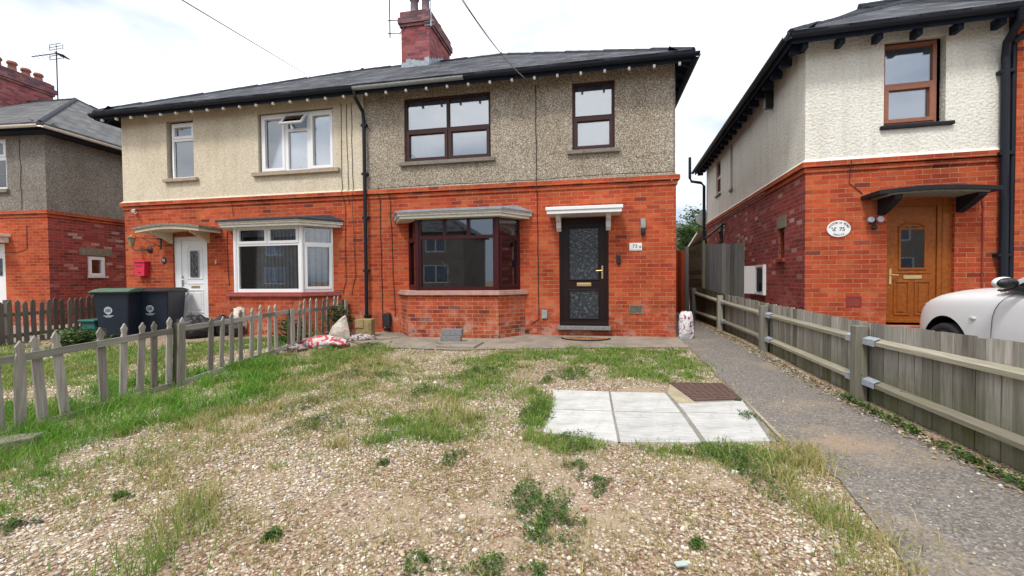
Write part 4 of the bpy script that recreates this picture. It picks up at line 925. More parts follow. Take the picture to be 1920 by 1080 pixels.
def asphalt():
    m = NM('old_tarmac'); v = m.uv(obj=True)
    c1 = m.voro(v, 95); sp = m.n('ShaderNodeSeparateColor'); m.link(c1, sp.inputs[0])
    c = m.ramp(sp.outputs[0], [(0, (.12, .108, .098)), (.5, (.195, .178, .162)), (.86, (.25, .228, .205)), (.97, (.30, .275, .25)), (1, (.42, .39, .36))])
    n = m.noise(v, 30, 5, .75); c = m.mix(.6, c, m.ramp(n, [(.3, .6), (.7, 1.35)]), 'MULTIPLY')
    big = m.noise(v, 1.7, 6, .62); s = m.ramp(big, [(.53, 0.0), (.70, .5)]); c = m.mix(s, c, (.36, .28, .20))
    vd = m.n('ShaderNodeVectorMath', operation='DISTANCE'); mpp = m.n('ShaderNodeMapping'); mpp.inputs['Scale'].default_value = (1, 1.0, 0); m.link(v, mpp.inputs['Vector']); m.link(mpp.outputs[0], vd.inputs[0]); vd.inputs[1].default_value = (1.78, -4.75, 0)
    dd = m.math('ADD', vd.outputs['Value'], m.math('MULTIPLY', m.math('SUBTRACT', m.noise(v, 4, 6, .7), .5), 1.1)); c = m.mix(m.ramp(dd, [(.05, .75), (.30, 0.0)]), c, m.mix(.6, (.36, .275, .20), m.ramp(m.noise(v, 40, 4, .8), [(.3, .5), (.7, 1.2)]), 'MULTIPLY'))
    m.col(c); m.bump(m.math('ADD', m.voro(v, 95, out='Distance'), n), .8, .008); m.p(Roughness=.9); m.set(m.bsdf, Specular_IOR_Level=.2); return m.m
M['asphalt'] = asphalt()
def conc(name, a, b, stain=(.5, .48, .45)):
    m = NM(name); v = m.uv(obj=True); n = m.noise(v, 35, 6, .75); big = m.noise(v, 2.0, 6, .65)
    c = m.ramp(n, [(.3, a), (.7, b)]); c = m.mix(.7, c, m.ramp(big, [(.36, stain), (.58, (1, 1, 1))]), 'MULTIPLY')
    m.col(c); m.bump(n, .5, .008); m.p(Roughness=.92); m.set(m.bsdf, Specular_IOR_Level=.2); return m.m
M['apron'] = conc('worn_concrete', (.22, .19, .155), (.36, .315, .265))
def slabm():
    m = NM('brushed_slab'); v = m.uv((3, 32, 1), obj=True); v1 = m.uv(obj=True); n = m.noise(v, 1.4, 6, .7); big = m.noise(v1, 4, 6, .65)
    c = m.ramp(n, [(.30, (.34, .34, .33)), (.55, (.54, .54, .53))]); c = m.mix(.5, c, m.ramp(big, [(.35, (.62, .61, .58)), (.6, (1, 1, 1))]), 'MULTIPLY')
    oi = m.n('ShaderNodeObjectInfo'); c = m.mix(1.0, c, m.ramp(oi.outputs['Random'], [(0, (.93, .93, .94)), (1, (1.04, 1.04, 1.03))]), 'MULTIPLY')
    sp_ = m.noise(v1, 11, 5, .75); c = m.mix(m.ramp(sp_, [(.62, 0.0), (.70, .6)]), c, (.16, .15, .12))
    m.col(c); m.bump(n, .6, .006); m.p(Roughness=.85); return m.m
M['slab'] = slabm(); M['mud'] = conc('dried_mud', (.17, .135, .10), (.34, .26, .185))
M['mortar'] = conc('grey_joint_mortar', (.20, .19, .165), (.32, .30, .27)); M['buff'] = conc('buff_mortar', (.33, .28, .19), (.46, .40, .29))
M['drain'] = simple('rusty_drain_plate', (.105, .062, .048), .75, var=.4, scale=22, bump=.3)

def sheet(name, pts, off, mat, kind='structure', label=None):
    bm = bmesh.new(); vs = [bm.verts.new((x, y, 0)) for x, y in pts]; bm.faces.new(vs)
    for yy in (0, -2.5, -12): bmesh.ops.bisect_plane(bm, geom=bm.verts[:]+bm.edges[:]+bm.faces[:], plane_co=(0, yy, 0), plane_no=(0, 1, 0))
    bmesh.ops.triangulate(bm, faces=bm.faces[:])
    for v in bm.verts: v.co.z = gz(v.co.y)+off
    bmesh.ops.recalc_face_normals(bm, faces=bm.faces[:])
    if sum(f.normal.z for f in bm.faces) < 0: bmesh.ops.reverse_faces(bm, faces=bm.faces[:])
    me = bpy.data.meshes.new(name); bm.to_mesh(me); bm.free(); me.materials.append(mat)
    o = bpy.data.objects.new(name, me); COL.objects.link(o)
    if kind: o['kind'] = kind
    return o
sheet('ground', [(-250, -250), (250, -250), (250, 350), (-250, 350)], 0, M['ground'])
sheet('road', [(-200, -19), (200, -19), (200, -13), (-200, -13)], .006, M['asphalt'])
def jitter(pts, a=.02, n=6, seed=3):
    rr = random.Random(seed); o = []
    for (x0, y0), (x1, y1) in zip(pts, pts[1:]+pts[:1]):
        k = max(1, int(math.hypot(x1-x0, y1-y0)/.18))
        for i in range(k): t = i/k; o.append((x0+(x1-x0)*t+rr.uniform(-a, a), y0+(y1-y0)*t+rr.uniform(-a, a)))
    return o
sheet('path', jitter([(1.42, -12), (2.52, -12), (2.44, -1.4), (2.44, 4.9), (1.45, 4.9), (1.45, -.9), (1.46, -1.3), (1.42, -3.0), (1.40, -3.8), (1.32, -4.8), (1.42, -5.4), (1.34, -5.9), (1.28, -6.3), (1.28, -8)], .018), .010, M['asphalt'])
sheet('pavement', jitter([(-4.75, -.9), (-4.1, -1.35), (-3.6, -1.55), (-2.2, -1.62), (-1.1, -1.38), (.3, -1.14), (1.46, -.98), (1.46, .05), (-4.75, .05)], .012), .016, M['apron'])
sheet('driveway', [(2.62, -12), (8.5, -12), (8.5, .2), (3.4, -.2), (2.62, 3)], .008, M['asphalt'])
# broken edge flags of the apron
for k, (pts, z) in enumerate([([(-4.55, -.62), (-4.05, -.98), (-3.72, -.60), (-4.30, -.22)], .05), ([(-4.0, -.55), (-3.70, -.95), (-3.62, -1.2), (-4.1, -1.32), (-4.5, -1.0)], .035), ([(-2.62, -.98), (-1.95, -.96), (-1.98, -1.48), (-2.64, -1.5)], .04)]):
    b = MB(); z0 = gz(-1)-.02; b.plan([p for p in pts], z0, z0+.02+z)
    solo('broken_flagstone', b, M['apron'], ['cracked grey flagstone next to the drainpipe foot', 'broken tilted flagstone at the left end of the concrete strip', 'flat grey flagstone set in the concrete strip before the bay'][k], 'flagstone', 'broken flagstones by the bay', bevel=.01)

# pebbles
def pip(pts, poly):
    x, y = pts[:, 0], pts[:, 1]; ins = np.zeros(len(x), bool); n = len(poly)
    for i in range(n):
        x0, y0 = poly[i]; x1, y1 = poly[(i+1) % n]
        if y0 == y1: continue
        c = ((y0 > y) != (y1 > y)) & (x < (x1-x0)*(y-y0)/(y1-y0)+x0); ins ^= c
    return ins
_ng = RNG.random((64, 64))
def vnoise(x, y, s, ox=0):
    u = x*s+ox+100; v = y*s+ox*.7+100; i = np.floor(u).astype(int); j = np.floor(v).astype(int); fu = u-i; fv = v-j
    fu = fu*fu*(3-2*fu); fv = fv*fv*(3-2*fv); g = lambda a, b: _ng[a % 64, b % 64]
    return (g(i, j)*(1-fu)+g(i+1, j)*fu)*(1-fv)+(g(i, j+1)*(1-fu)+g(i+1, j+1)*fu)*fv
def fnoise(x, y, s, ox=0): return .5*vnoise(x, y, s, ox)+.3*vnoise(x, y, s*2.1, ox+9)+.2*vnoise(x, y, s*4.3, ox+23)
def rawmesh(name, co, faces_flat, fsize, mat, rnd, label=None, cat=None, kind='stuff', smooth=False, parent=None):
    me = bpy.data.meshes.new(name); nv = len(co); me.vertices.add(nv); me.vertices.foreach_set('co', co.astype(np.float32).ravel())
    me.loops.add(len(faces_flat)); me.loops.foreach_set('vertex_index', faces_flat.astype(np.int32))
    nf = len(fsize); me.polygons.add(nf); st = np.concatenate([[0], np.cumsum(fsize)[:-1]]); me.polygons.foreach_set('loop_start', st.astype(np.int32)); me.polygons.foreach_set('loop_total', fsize.astype(np.int32))
    if smooth: me.polygons.foreach_set('use_smooth', np.ones(nf, bool))
    me.update(calc_edges=True); at = me.attributes.new('rnd', 'FLOAT', 'POINT'); at.data.foreach_set('value', rnd.astype(np.float32)); me.materials.append(mat)
    o = bpy.data.objects.new(name, me); COL.objects.link(o)
    if parent: o.parent = parent
    if kind: o['kind'] = kind
    if label: o['label'] = label
    if cat: o['category'] = cat
    return o
t_ = (1+5**.5)/2
ICO = np.array([(-1, t_, 0), (1, t_, 0), (-1, -t_, 0), (1, -t_, 0), (0, -1, t_), (0, 1, t_), (0, -1, -t_), (0, 1, -t_), (t_, 0, -1), (t_, 0, 1), (-t_, 0, -1), (-t_, 0, 1)])/math.hypot(1, t_)
ICF = np.array([(0, 11, 5), (0, 5, 1), (0, 1, 7), (0, 7, 10), (0, 10, 11), (1, 5, 9), (5, 11, 4), (11, 10, 2), (10, 7, 6), (7, 1, 8), (3, 9, 4), (3, 4, 2), (3, 2, 6), (3, 6, 8), (3, 8, 9), (4, 9, 5), (2, 4, 11), (6, 2, 10), (8, 6, 7), (9, 8, 1)])
def pebbles(name, P, size, z, mat, label):
    n = len(P); a = RNG.random(n)*2*np.pi; sx = size*RNG.uniform(.75, 1.35, n); sy = size*RNG.uniform(.55, 1.0, n); sz = size*RNG.uniform(.35, .7, n)
    V = ICO[None]*(1+RNG.uniform(-.14, .14, (n, 12, 1))); V = V*np.stack([sx, sy, sz], 1)[:, None]
    t = RNG.normal(0, .25, n); c, s = np.cos(t), np.sin(t); y = V[..., 1]*c[:, None]-V[..., 2]*s[:, None]; zz = V[..., 1]*s[:, None]+V[..., 2]*c[:, None]
    c, s = np.cos(a), np.sin(a); X = V[..., 0]*c[:, None]-y*s[:, None]; Y = V[..., 0]*s[:, None]+y*c[:, None]
    co = np.stack([X+P[:, :1], Y+P[:, 1:2], zz+(z+sz*.35)[:, None]], -1).reshape(-1, 3)
    f = (ICF[None]+12*np.arange(n)[:, None, None]).reshape(-1)
    return rawmesh(name, co, f, np.full(n*20, 3), mat, np.repeat(RNG.random(n), 12), label, 'gravel', smooth=True)
def scatter(poly, dens):
    xs = [p[0] for p in poly]; ys = [p[1] for p in poly]; A = (max(xs)-min(xs))*(max(ys)-min(ys)); n = int(A*dens)
    P = np.stack([RNG.uniform(min(xs), max(xs), n), RNG.uniform(min(ys), max(ys), n)], 1); return P[pip(P, poly)]
GP = [(-4.2, -7.3), (-5.1, -1.9), (-4.2, -1.3), (1.45, -1.0), (1.40, -3.8), (1.30, -4.8), (1.40, -5.4), (1.28, -6.3), (1.28, -7.3)]
P = scatter(GP, 3600)
sl_ = pip(P, [(-.46, -3.7), (1.38, -3.15), (1.38, -3.8), (1.26, -4.85), (.1, -5.09), (-.42, -4.92)])
g1 = fnoise(P[:, 0], P[:, 1], 1.1); sandy = np.clip((g1-.50)/.12, 0, 1); sandy = np.maximum(sandy, np.exp(-(((P[:, 0]-.15)/.42)**2+((P[:, 1]+6.0)/.38)**2))*.95)
keep = (~sl_) & (RNG.random(len(P)) > sandy*.72) & ((P[:, 1] < -4.2) | (RNG.random(len(P)) < .62)); P = P[keep]
pebbles('gravel', P, RNG.choice([.0058, .0078, .0105, .014], len(P), p=[.36, .36, .21, .07]), gzn(P[:, 1])+.001, M['pebble'], 'mixed brown and white pea gravel covering the front drive')
NB = [(-12, -3.6), (-9, -2.2), (-5.35, -.9), (-5.05, -2.4), (-4.75, -5.8), (-7, -7), (-12, -7)]
P = scatter(NB, 500); P = P[RNG.random(len(P)) < .95]
pebbles('gravel', P, RNG.choice([.012, .016, .02], len(P)), gzn(P[:, 1]), M['pebble'], 'pale gravel of the neighbouring front garden behind the picket fence')
P = np.stack([RNG.uniform(2.26, 2.47, 2600), RNG.uniform(-6.5, 3, 2600)], 1); P = P[RNG.random(len(P)) < .3+.7*(P[:, 0]-2.26)/.2]
pebbles('gravel', P, RNG.choice([.006, .009, .013], len(P)), gzn(P[:, 1])+.012, M['pebble'], 'narrow line of brown gravel along the low fence foot')
P = scatter([(1.3, -7), (2.3, -7), (2.3, -1), (1.45, -1)], 60)
pebbles('gravel', P, RNG.choice([.004, .006, .008], len(P)), gzn(P[:, 1])+.012, M['pebble'], 'loose small stones strewn over the tarmac path')

# grass
def blades(name, P, length, width, mat, lean=.5, label=None, cat='grass'):
    n = len(P)
    if n == 0: return
    a = RNG.random(n)*2*np.pi; Ln = length*RNG.uniform(.5, 1.4, n); le = np.abs(RNG.normal(0, lean, n))+.15
    dx, dy = np.cos(a), np.sin(a); px, py = -dy, dx; z0 = gzn(P[:, 1])
    tw = RNG.uniform(0, 2*np.pi, n); wx, wy = np.cos(tw)*width, np.sin(tw)*width
    def pt(t, wk):
        h = Ln*(t-.28*le*t*t); o = Ln*le*t*t*.9
        return (P[:, 0]+dx*o, P[:, 1]+dy*o, z0+np.maximum(h, .004), wx*wk, wy*wk)
    a0 = pt(0, 1); a1 = pt(.5, .85); a2 = pt(1, 0)
    co = np.stack([np.stack([a0[0]-a0[3], a0[1]-a0[4], a0[2]-.01], -1), np.stack([a0[0]+a0[3], a0[1]+a0[4], a0[2]-.01], -1),
                   np.stack([a1[0]+a1[3], a1[1]+a1[4], a1[2]], -1), np.stack([a1[0]-a1[3], a1[1]-a1[4], a1[2]], -1), np.stack([a2[0], a2[1], a2[2]], -1)], 1).reshape(-1, 3)
    base = 5*np.arange(n)[:, None]; f = np.concatenate([base+np.array([[0, 1, 2, 3]]), base+np.array([[3, 2, 4]])], 1).ravel()
    return rawmesh(name, co, f, np.tile([4, 3], n), mat, np.repeat(np.clip(RNG.beta(2, 2.6, n), 0, 1), 5), label, cat)
acc = {}
for i, (kind, dens, ln, cl, poly) in enumerate(GRASS):
    P = scatter(poly, dens*2.2)
    wx = (fnoise(P[:, 0], P[:, 1], 3.1, 11)-.5)*.75; wy = (fnoise(P[:, 0], P[:, 1], 3.1, 31)-.5)*.75; P = P+np.stack([wx, wy], 1)
    q = RNG.random(len(P)) < .35; P[q] += RNG.normal(0, .10, (int(q.sum()), 2))
    g = (.55*fnoise(P[:, 0], P[:, 1], 2.2, i*3)+.45*fnoise(P[:, 0], P[:, 1], 9, i*3+40)); pr = np.clip((g-cl*.95+.0)/.15, .0, 1); P = P[RNG.random(len(P)) < pr*.8]
    side = 'behind' if np.mean([p[0] for p in poly]) < -5.6 else 'front'
    acc.setdefault((kind, side), []).append((P, np.full(len(P), ln)*(.6+.8*pr[RNG.random(len(pr)) < 2][:len(P)])))
LB = {('lush', 'front'): 'long lush green grass growing up against the picket fence foot', ('green', 'front'): 'short green grass in patches over the gravel drive', ('dry', 'front'): 'dry straw coloured grass tufts on the gravel drive edges',
      ('green', 'behind'): 'short green grass of the neighbouring front garden', ('dry', 'behind'): 'thin dry grass of the neighbouring front garden'}
for (kind, side), L_ in acc.items():
    P = np.concatenate([a for a, b in L_]); ln = np.concatenate([b for a, b in L_])
    ins = pip(P, [(-.40, -3.75), (.76, -3.63), (1.34, -3.2), (1.38, -3.8), (1.24, -4.80), (.1, -5.05), (-.40, -4.90)]); P = P[~ins]; ln = ln[~ins]
    far = np.clip((P[:, 1]+8.3)/5, .35, 1.3)
    blades('grass', P, ln, .0035*far+.0006, M['grass_lush'] if kind == 'lush' else (M['drygrass'] if kind == 'dry' else M['grass']), .85 if kind == 'lush' else .7, LB[(kind, side)])
# sparse stray blades all over the gravel
P = scatter(GP, 300); P = P[~pip(P, [(-.46, -3.7), (1.38, -3.15), (1.38, -3.8), (1.26, -4.85), (.1, -5.09), (-.42, -4.92)])]; P = P[fnoise(P[:, 0], P[:, 1], 2.0, 5) > .44]
P = np.repeat(P, 4, 0)+RNG.normal(0, .012, (len(P)*4, 2)); blades('grass', P, np.full(len(P), .045), .0022, M['drygrass'], .9, 'stray blades of dry grass scattered through the gravel')

def leaves(name, C, size, mat, N=None, parent=None, kind=None, label=None, cat=None, up=.5, asp=.5):
    """small pointed leaves (a bent quad each) at points C"""
    n = len(C); a = RNG.random(n)*2*np.pi; el = RNG.uniform(-.4, 1.0, n)*up*1.5
    d = np.stack([np.cos(a)*np.cos(el), np.sin(a)*np.cos(el), np.sin(el)], 1); s = np.stack([-np.sin(a), np.cos(a), RNG.normal(0, .35, n)], 1)
    sz = size*RNG.uniform(.6, 1.4, n); D = d*sz[:, None]; S = s*(sz*asp)[:, None]*.5
    up_ = np.stack([np.zeros(n), np.zeros(n), sz*.12], 1)
    co = np.stack([C, C+D*.5+S+up_, C+D, C+D*.5-S+up_], 1).reshape(-1, 3)
    f = (4*np.arange(n)[:, None]+np.array([[0, 1, 2, 3]])).ravel()
    return rawmesh(name, co, f, np.full(n, 4), mat, np.repeat(RNG.random(n), 4), label, cat, kind, parent=parent)
C = []
for (x, y, rx, ry) in WEEDS:
    A = math.pi*rx*ry; n = int(min(6000, 13000*A+260)); r = np.sqrt(RNG.random(n)); t = RNG.random(n)*2*np.pi
    k = 1+.35*np.sin(t*3+x*7)+.2*np.sin(t*5+y*9)
    px = x+rx*r*np.cos(t)*k; py = y+ry*1.6*r*np.sin(t)*k; h = .05*np.clip(1-r**2, 0, 1)*RNG.random(n)*min(1.4, rx/.12+.3)
    q = fnoise(px, py, 13, x) > .40
    C.append(np.stack([px, py, gzn(py)+.008+h], 1)[q])
leaves('weeds', np.concatenate(C), .0135, M['weed'], kind='stuff', label='low dark green creeping weeds growing in mats on the gravel', cat='weeds', asp=.7)
P = scatter(GP, 5); P = P[~pip(P, [(-.46, -3.7), (1.38, -3.15), (1.38, -3.8), (1.26, -4.85), (.1, -5.09), (-.42, -4.92)])]
pebbles('gravel', P, RNG.choice([.016, .020, .026], len(P)), gzn(P[:, 1]), M['pebble'], 'scattered larger stones lying on the pea gravel')
P = scatter(GP, 16); leaves('leaf_litter', np.stack([P[:, 0], P[:, 1], gzn(P[:, 1])+.014], 1), .022, M['litter'], kind='stuff', label='stray dead leaves and twigs on the gravel drive', cat='leaf litter', up=.2, asp=.4)
# litter and weeds at the fence foot
n = 2600; y = RNG.uniform(-6.6, 2.5, n); x = 2.45-np.abs(RNG.normal(0, .085, n)); leaves('leaf_litter', np.stack([x, y, gzn(y)+.016+RNG.random(n)*.012], 1), .026, M['litter'], kind='stuff', label='dead brown leaves gathered along the low fence', cat='leaf litter', up=.12, asp=.7)
n = 1500; y = RNG.uniform(-6.4, -3.5, n); x = 2.42-np.abs(RNG.normal(0, .05, n)); q = fnoise(x*0, y, 3.2, 4) > .5; leaves('weeds', np.stack([x, y, gzn(y)+.012+RNG.random(n)*.05], 1)[q], .028, M['weed'], kind='stuff', label='small weeds sprouting at the foot of the low board fence', cat='weeds', asp=.6)
P = scatter([(1.3, -6.8), (2.25, -6.8), (2.35, -1.2), (1.5, -1.2)], 14); leaves('leaf_litter', np.stack([P[:, 0], P[:, 1], gzn(P[:, 1])+.014], 1), .020, M['litter'], kind='stuff', label='scattered small leaves and bits on the tarmac path', cat='leaf litter', up=.1, asp=.7)
P = scatter([(-4.9, -2.3), (-3.9, -2.3), (-3.9, -1.6), (-4.9, -1.6)], 380); leaves('leaf_litter', np.stack([P[:, 0], P[:, 1], gzn(P[:, 1])+.02], 1), .04, M['litter'], kind='stuff', label='dead leaves and clippings in front of the crumpled sacks', cat='leaf litter', up=.3, asp=.5)

# paving slabs, drain
corn = {}
def slab(pts, lab, th=.022):
    b = MB(); lo = [(x, y, gz(y)-.01) for x, y in pts]; hi = [(x, y, gz(y)+th) for x, y in pts]
    a = [b._v(p) for p in lo]; c = [b._v(p) for p in hi]; n = len(pts); b.f.append(a[::-1]); b.f.append(c)
    for i in range(n): j = (i+1) % n; b.f.append([a[i], a[j], c[j], c[i]])
    solo('paving_slab', b, M['slab'], lab, 'paving slab', 'pale concrete slabs laid in the gravel', bevel=.006)
g_ = .009
slab([(-.41, -4.36), (.14-g_, -4.33), (.13-g_, -3.70), (-.46, -3.72)], 'pale concrete slab at the back left corner of the slabs')
slab([(.14+g_, -4.33), (.74-g_, -4.28), (.70-g_, -3.66), (.13+g_, -3.70)], 'pale concrete slab with rubbed arcs, back middle, left of the drain cover')
slab([(.76+g_, -4.26), (1.33, -4.22), (1.38, -3.83), (.92, -3.97), (.74+g_, -4.02)], 'small pale concrete slab right in front of the rusty drain cover')
slab([(-.42, -4.95), (.16-g_, -5.06), (.14-g_, -4.33-.026), (-.41, -4.36-.026)], 'pale concrete slab at the front left beside the grass clump')
slab([(.16+g_, -5.06), (.76-g_, -4.97), (.74-g_, -4.28-.026), (.14+g_, -4.33-.026)], 'pale concrete slab in the middle of the front row')
slab([(.78+g_, -4.965), (1.25, -4.86), (1.33, -4.22-.026), (.76+g_, -4.26-2*g_)], 'pale concrete slab at the front right corner with weeds on it')
sheet('slab_mortar', [(-.44, -4.93), (.16, -5.05), (1.25, -4.86), (1.30, -4.84), (1.43, -3.86), (1.42, -3.70), (1.30, -3.6), (.70, -3.55), (.70, -3.66), (-.46, -3.7)], .014, M['mortar'], None)
o = bpy.data.objects['slab_mortar']; o['label'] = 'grey mortar showing in the joints between the pale slabs'; o['category'] = 'mortar bed'
b = MB(); pl_ = [(.715, -3.66), (.80, -3.24), (.915, -3.92), (1.38, -3.80), (1.40, -3.2), (1.44, -3.2), (1.44, -3.86), (1.385, -3.83), (.925, -3.965), (.752, -4.01)]
b.poly([(.715, -3.66, gz(-3.66)+.019), (.752, -4.01, gz(-4)+.019), (.925, -3.96, gz(-3.96)+.019), (.915, -3.90, gz(-3.9)+.019), (.80, -3.26, gz(-3.3)+.019)])
b.poly([(1.335, -4.86, gz(-4.8)+.02), (1.375, -4.83, gz(-4.8)+.012), (1.425, -3.80, gz(-3.8)+.012), (1.39, -3.82, gz(-3.8)+.022)])
solo('mortar_haunch', b, M['buff'], 'buff mortar haunching beside the drain cover and along the slab edge', 'mortar')
b = MB(); pts = [(.80, -3.22), (1.38, -3.17), (1.39, -3.77), (.92, -3.90)]
a = [b._v((x, y, gz(y)+.0)) for x, y in pts][::-1]; c = [b._v((x, y, gz(y)+.026)) for x, y in pts][::-1]; b.f += [a[::-1], c] if False else [a, c[::-1]]
for i in range(4): j = (i+1) % 4; b.f.append([a[j], a[i], c[i], c[j]])
for k in range(1, 12):
    t = k/12; A = Vector((.80, -3.22, 0)).lerp(Vector((.92, -3.90, 0)), t); B_ = Vector((1.38, -3.17, 0)).lerp(Vector((1.39, -3.77, 0)), t)
    for q in range(8):
        p = A.lerp(B_, (q+.12)/8); r_ = A.lerp(B_, (q+.78)/8); b.bar((p.x, p.y, gz(p.y)+.029), (r_.x, r_.y, gz(r_.y)+.029), .014, .006)
solo('drain_cover', b, M['drain'], 'rusty brown ribbed drain cover set behind the pale slabs', 'drain cover')
# ================================================================== left picket fence
def lean(p, a): return p
def picket_pts(w_, h, head=.10):
    n = w_*.52; f = w_*.80
    return [(-w_/2, 0), (w_/2, 0), (w_/2, h-head-.05), (n/2+.004, h-head), (f/2+.005, h-head*.48), (f/2-.004, h-head*.38), (0, h), (-f/2+.004, h-head*.38), (-f/2-.005, h-head*.48), (-n/2-.004, h-head), (-w_/2, h-head-.05)]
FA, FB = Vector((-5.2, -.2, 0)), Vector((-4.62, -5.9, 0))
def fx(y): return FA.x+(FB.x-FA.x)*(y-FA.y)/(FB.y-FA.y)
fd = (FA-FB).normalized(); fang = math.atan2(fd.y, fd.x)        # along the fence, away from the camera
F1 = thing('picket_fence', 'leaning weathered grey picket fence with pointed tops along the left of the gravel', 'fence', (-4.9, -3, gz(-3)))
rr = random.Random(5)
PY = [(-6.6, .66), (-6.42, .66), (-6.25, .67), (-6.08, .66), (-5.90, .64), (-5.75, .65), (-5.62, .64), (-5.46, .67), (-5.29, .69), (-4.95, .68), (-4.77, .68), (-4.59, .69), (-4.42, .69), (-4.24, .70), (-4.04, .68), (-3.64, .65), (-3.46, .65), (-3.27, .69), (-3.09, .70), (-2.88, .72), (-2.71, .75), (-2.47, .73), (-2.30, .74), (-1.72, .75), (-1.54, .78), (-1.34, .78), (-1.12, .77), (-.93, .78), (-.72, .78), (-.51, .79), (-.33, .80)]
for i, (y, zt) in enumerate(PY):
    z0 = gz(y)-.0; h = zt-z0+rr.uniform(-.012, .012); sl2 = rr.uniform(-.035, .035)+(.06 if y < -5 else 0)
    T = Matrix.Translation((fx(y)-.03, y, z0)) @ Matrix.Rotation(fang+R(180), 4, 'Z') @ Matrix.Rotation(sl2, 4, 'Y') @ Matrix.Rotation(rr.uniform(-.07, .03), 4, 'X')
    wv = .074+rr.uniform(-.006, .006)
    b = MB(); b.prism(picket_pts(wv, h, .105), -.009, .009, T); build('picket', b, M['picket'], F1, bevel=.002)
def rail(y0, z0, y1, z1, dz=0, mat='picket_rail', name='rail', w_=.022, h=.062, dx=.0):
    b = MB(); A = Vector((fx(y0)+dx, y0, z0)); B_ = Vector((fx(y1)+dx, y1, z1)); n = 6
    pr = A
    for k in range(1, n+1):
        q = A.lerp(B_, k/n)+Vector((0, 0, -.006*math.sin(math.pi*k/n))); b.bar(pr, q, w_, h); pr = q
    build(name, b, M[mat], F1)
rail(-6.7, .47, -4.20, .545); rail(-4.13, .555, -2.02, .60); rail(-1.93, .58, -.22, .565)
rail(-6.7, gz(-6.5)+.02, -4.2, gz(-4.2)+.03, name='bottom_rail'); rail(-4.1, gz(-4)+.02, -2.05, .02, name='bottom_rail'); rail(-1.9, .03, -.3, .1, name='bottom_rail')
for y, zt, w_ in ((-4.16, .63, .065), (-1.975, .64, .07), (-.10, .70, .07)):
    b = MB(); x = fx(y); T = Matrix.Translation((x, y, gz(y)-.05)) @ Matrix.Rotation(.05 if y < -4 else .0, 4, 'Y'); b.box(-w_/2, w_/2, -w_/2, w_/2, 0, zt-gz(y)+.05, T)
    build('post', b, M['post_dark'], F1, bevel=.004)
    b = MB(); T2 = Matrix.Translation((x+w_/2+.012, y+.0, gz(y)-.02)) @ Matrix.Rotation(.05 if y < -4 else 0, 4, 'Y'); b.box(-.010, .012, -.04, .045, 0, zt-gz(y)+.02, T2); build('post_board', b, M['picket'], F1, bevel=.003)
# dark picket fence between the left gardens
F2 = thing('picket_fence', 'dark weathered flat-topped picket fence in front of the far left house', 'fence', (-11.2, -1.6, 0))
for k in range(19):
    y = -.55-k*.125; x = -11.15+.03*k*.3; z0 = gz(y); h = .80+rr.uniform(-.04, .03)-z0*.5
    T = Matrix.Translation((x, y, z0)) @ Matrix.Rotation(R(-78), 4, 'Z') @ Matrix.Rotation(rr.uniform(-.03, .03), 4, 'Y')
    b = MB(); b.prism([(-.042, 0), (.042, 0), (.042, h-.05), (.0, h), (-.042, h-.05)], -.01, .01, T); build('picket', b, M['picket_dark'], F2)
b = MB(); b.bar((-11.18, -.4, .52), (-11.0, -3.1, .48), .03, .07); build('rail', b, M['picket_dark'], F2)
b = MB(); b.bar((-11.18, -.4, .12), (-11.0, -3.1, .06), .03, .07); build('rail', b, M['picket_dark'], F2)
for y in (-.45, -2.0): b = MB(); b.box(-11.24, -11.15, y-.04, y+.04, -.1, .78); build('post', b, M['picket_dark'], F2)
sheet('path', [(-11.9, -6), (-10.95, -6), (-11.05, 0), (-12.4, .3), (-13.2, -6)], .012, M['apron'])

# ================================================================== right low boundary fence
F3 = thing('board_fence', 'low weathered featheredge board fence with posts and rails along the right path', 'fence', (2.55, -1, 0))
XF = 2.50
posts = [(3.72, 'p'), (1.29, 'p'), (-1.09, 'p'), (-3.55, 'p'), (-6.0, 'p')]
def topz(y): return np.interp(y, [-7, -5.2, -3.5, -1.1, 1.3, 4], [.66, .69, .66, .70, .76, .87])
y = -7.3; cnt = 0; spots = []
while y < 3.66:
    spots.append(y); y += .098
for k, y in enumerate(spots):
    zt = float(topz(y))+rr.uniform(-.010, .008); zb_ = gz(y)+.005
    T = Matrix.Translation((XF+.092, y+.05, 0)) @ Matrix.Rotation(R(-90), 4, 'Z')
    b = MB(); b.prism([(-.056, zb_), (.056, zb_), (.056, zt), (-.056, zt-.004)], -.006+.006*(k % 2), .008+.006*(k % 2), T)
    if k < 100 or True: build('board', b, M['board'] if y < 1.2 else M['gravelboard'], F3)
    if k > 97: pass
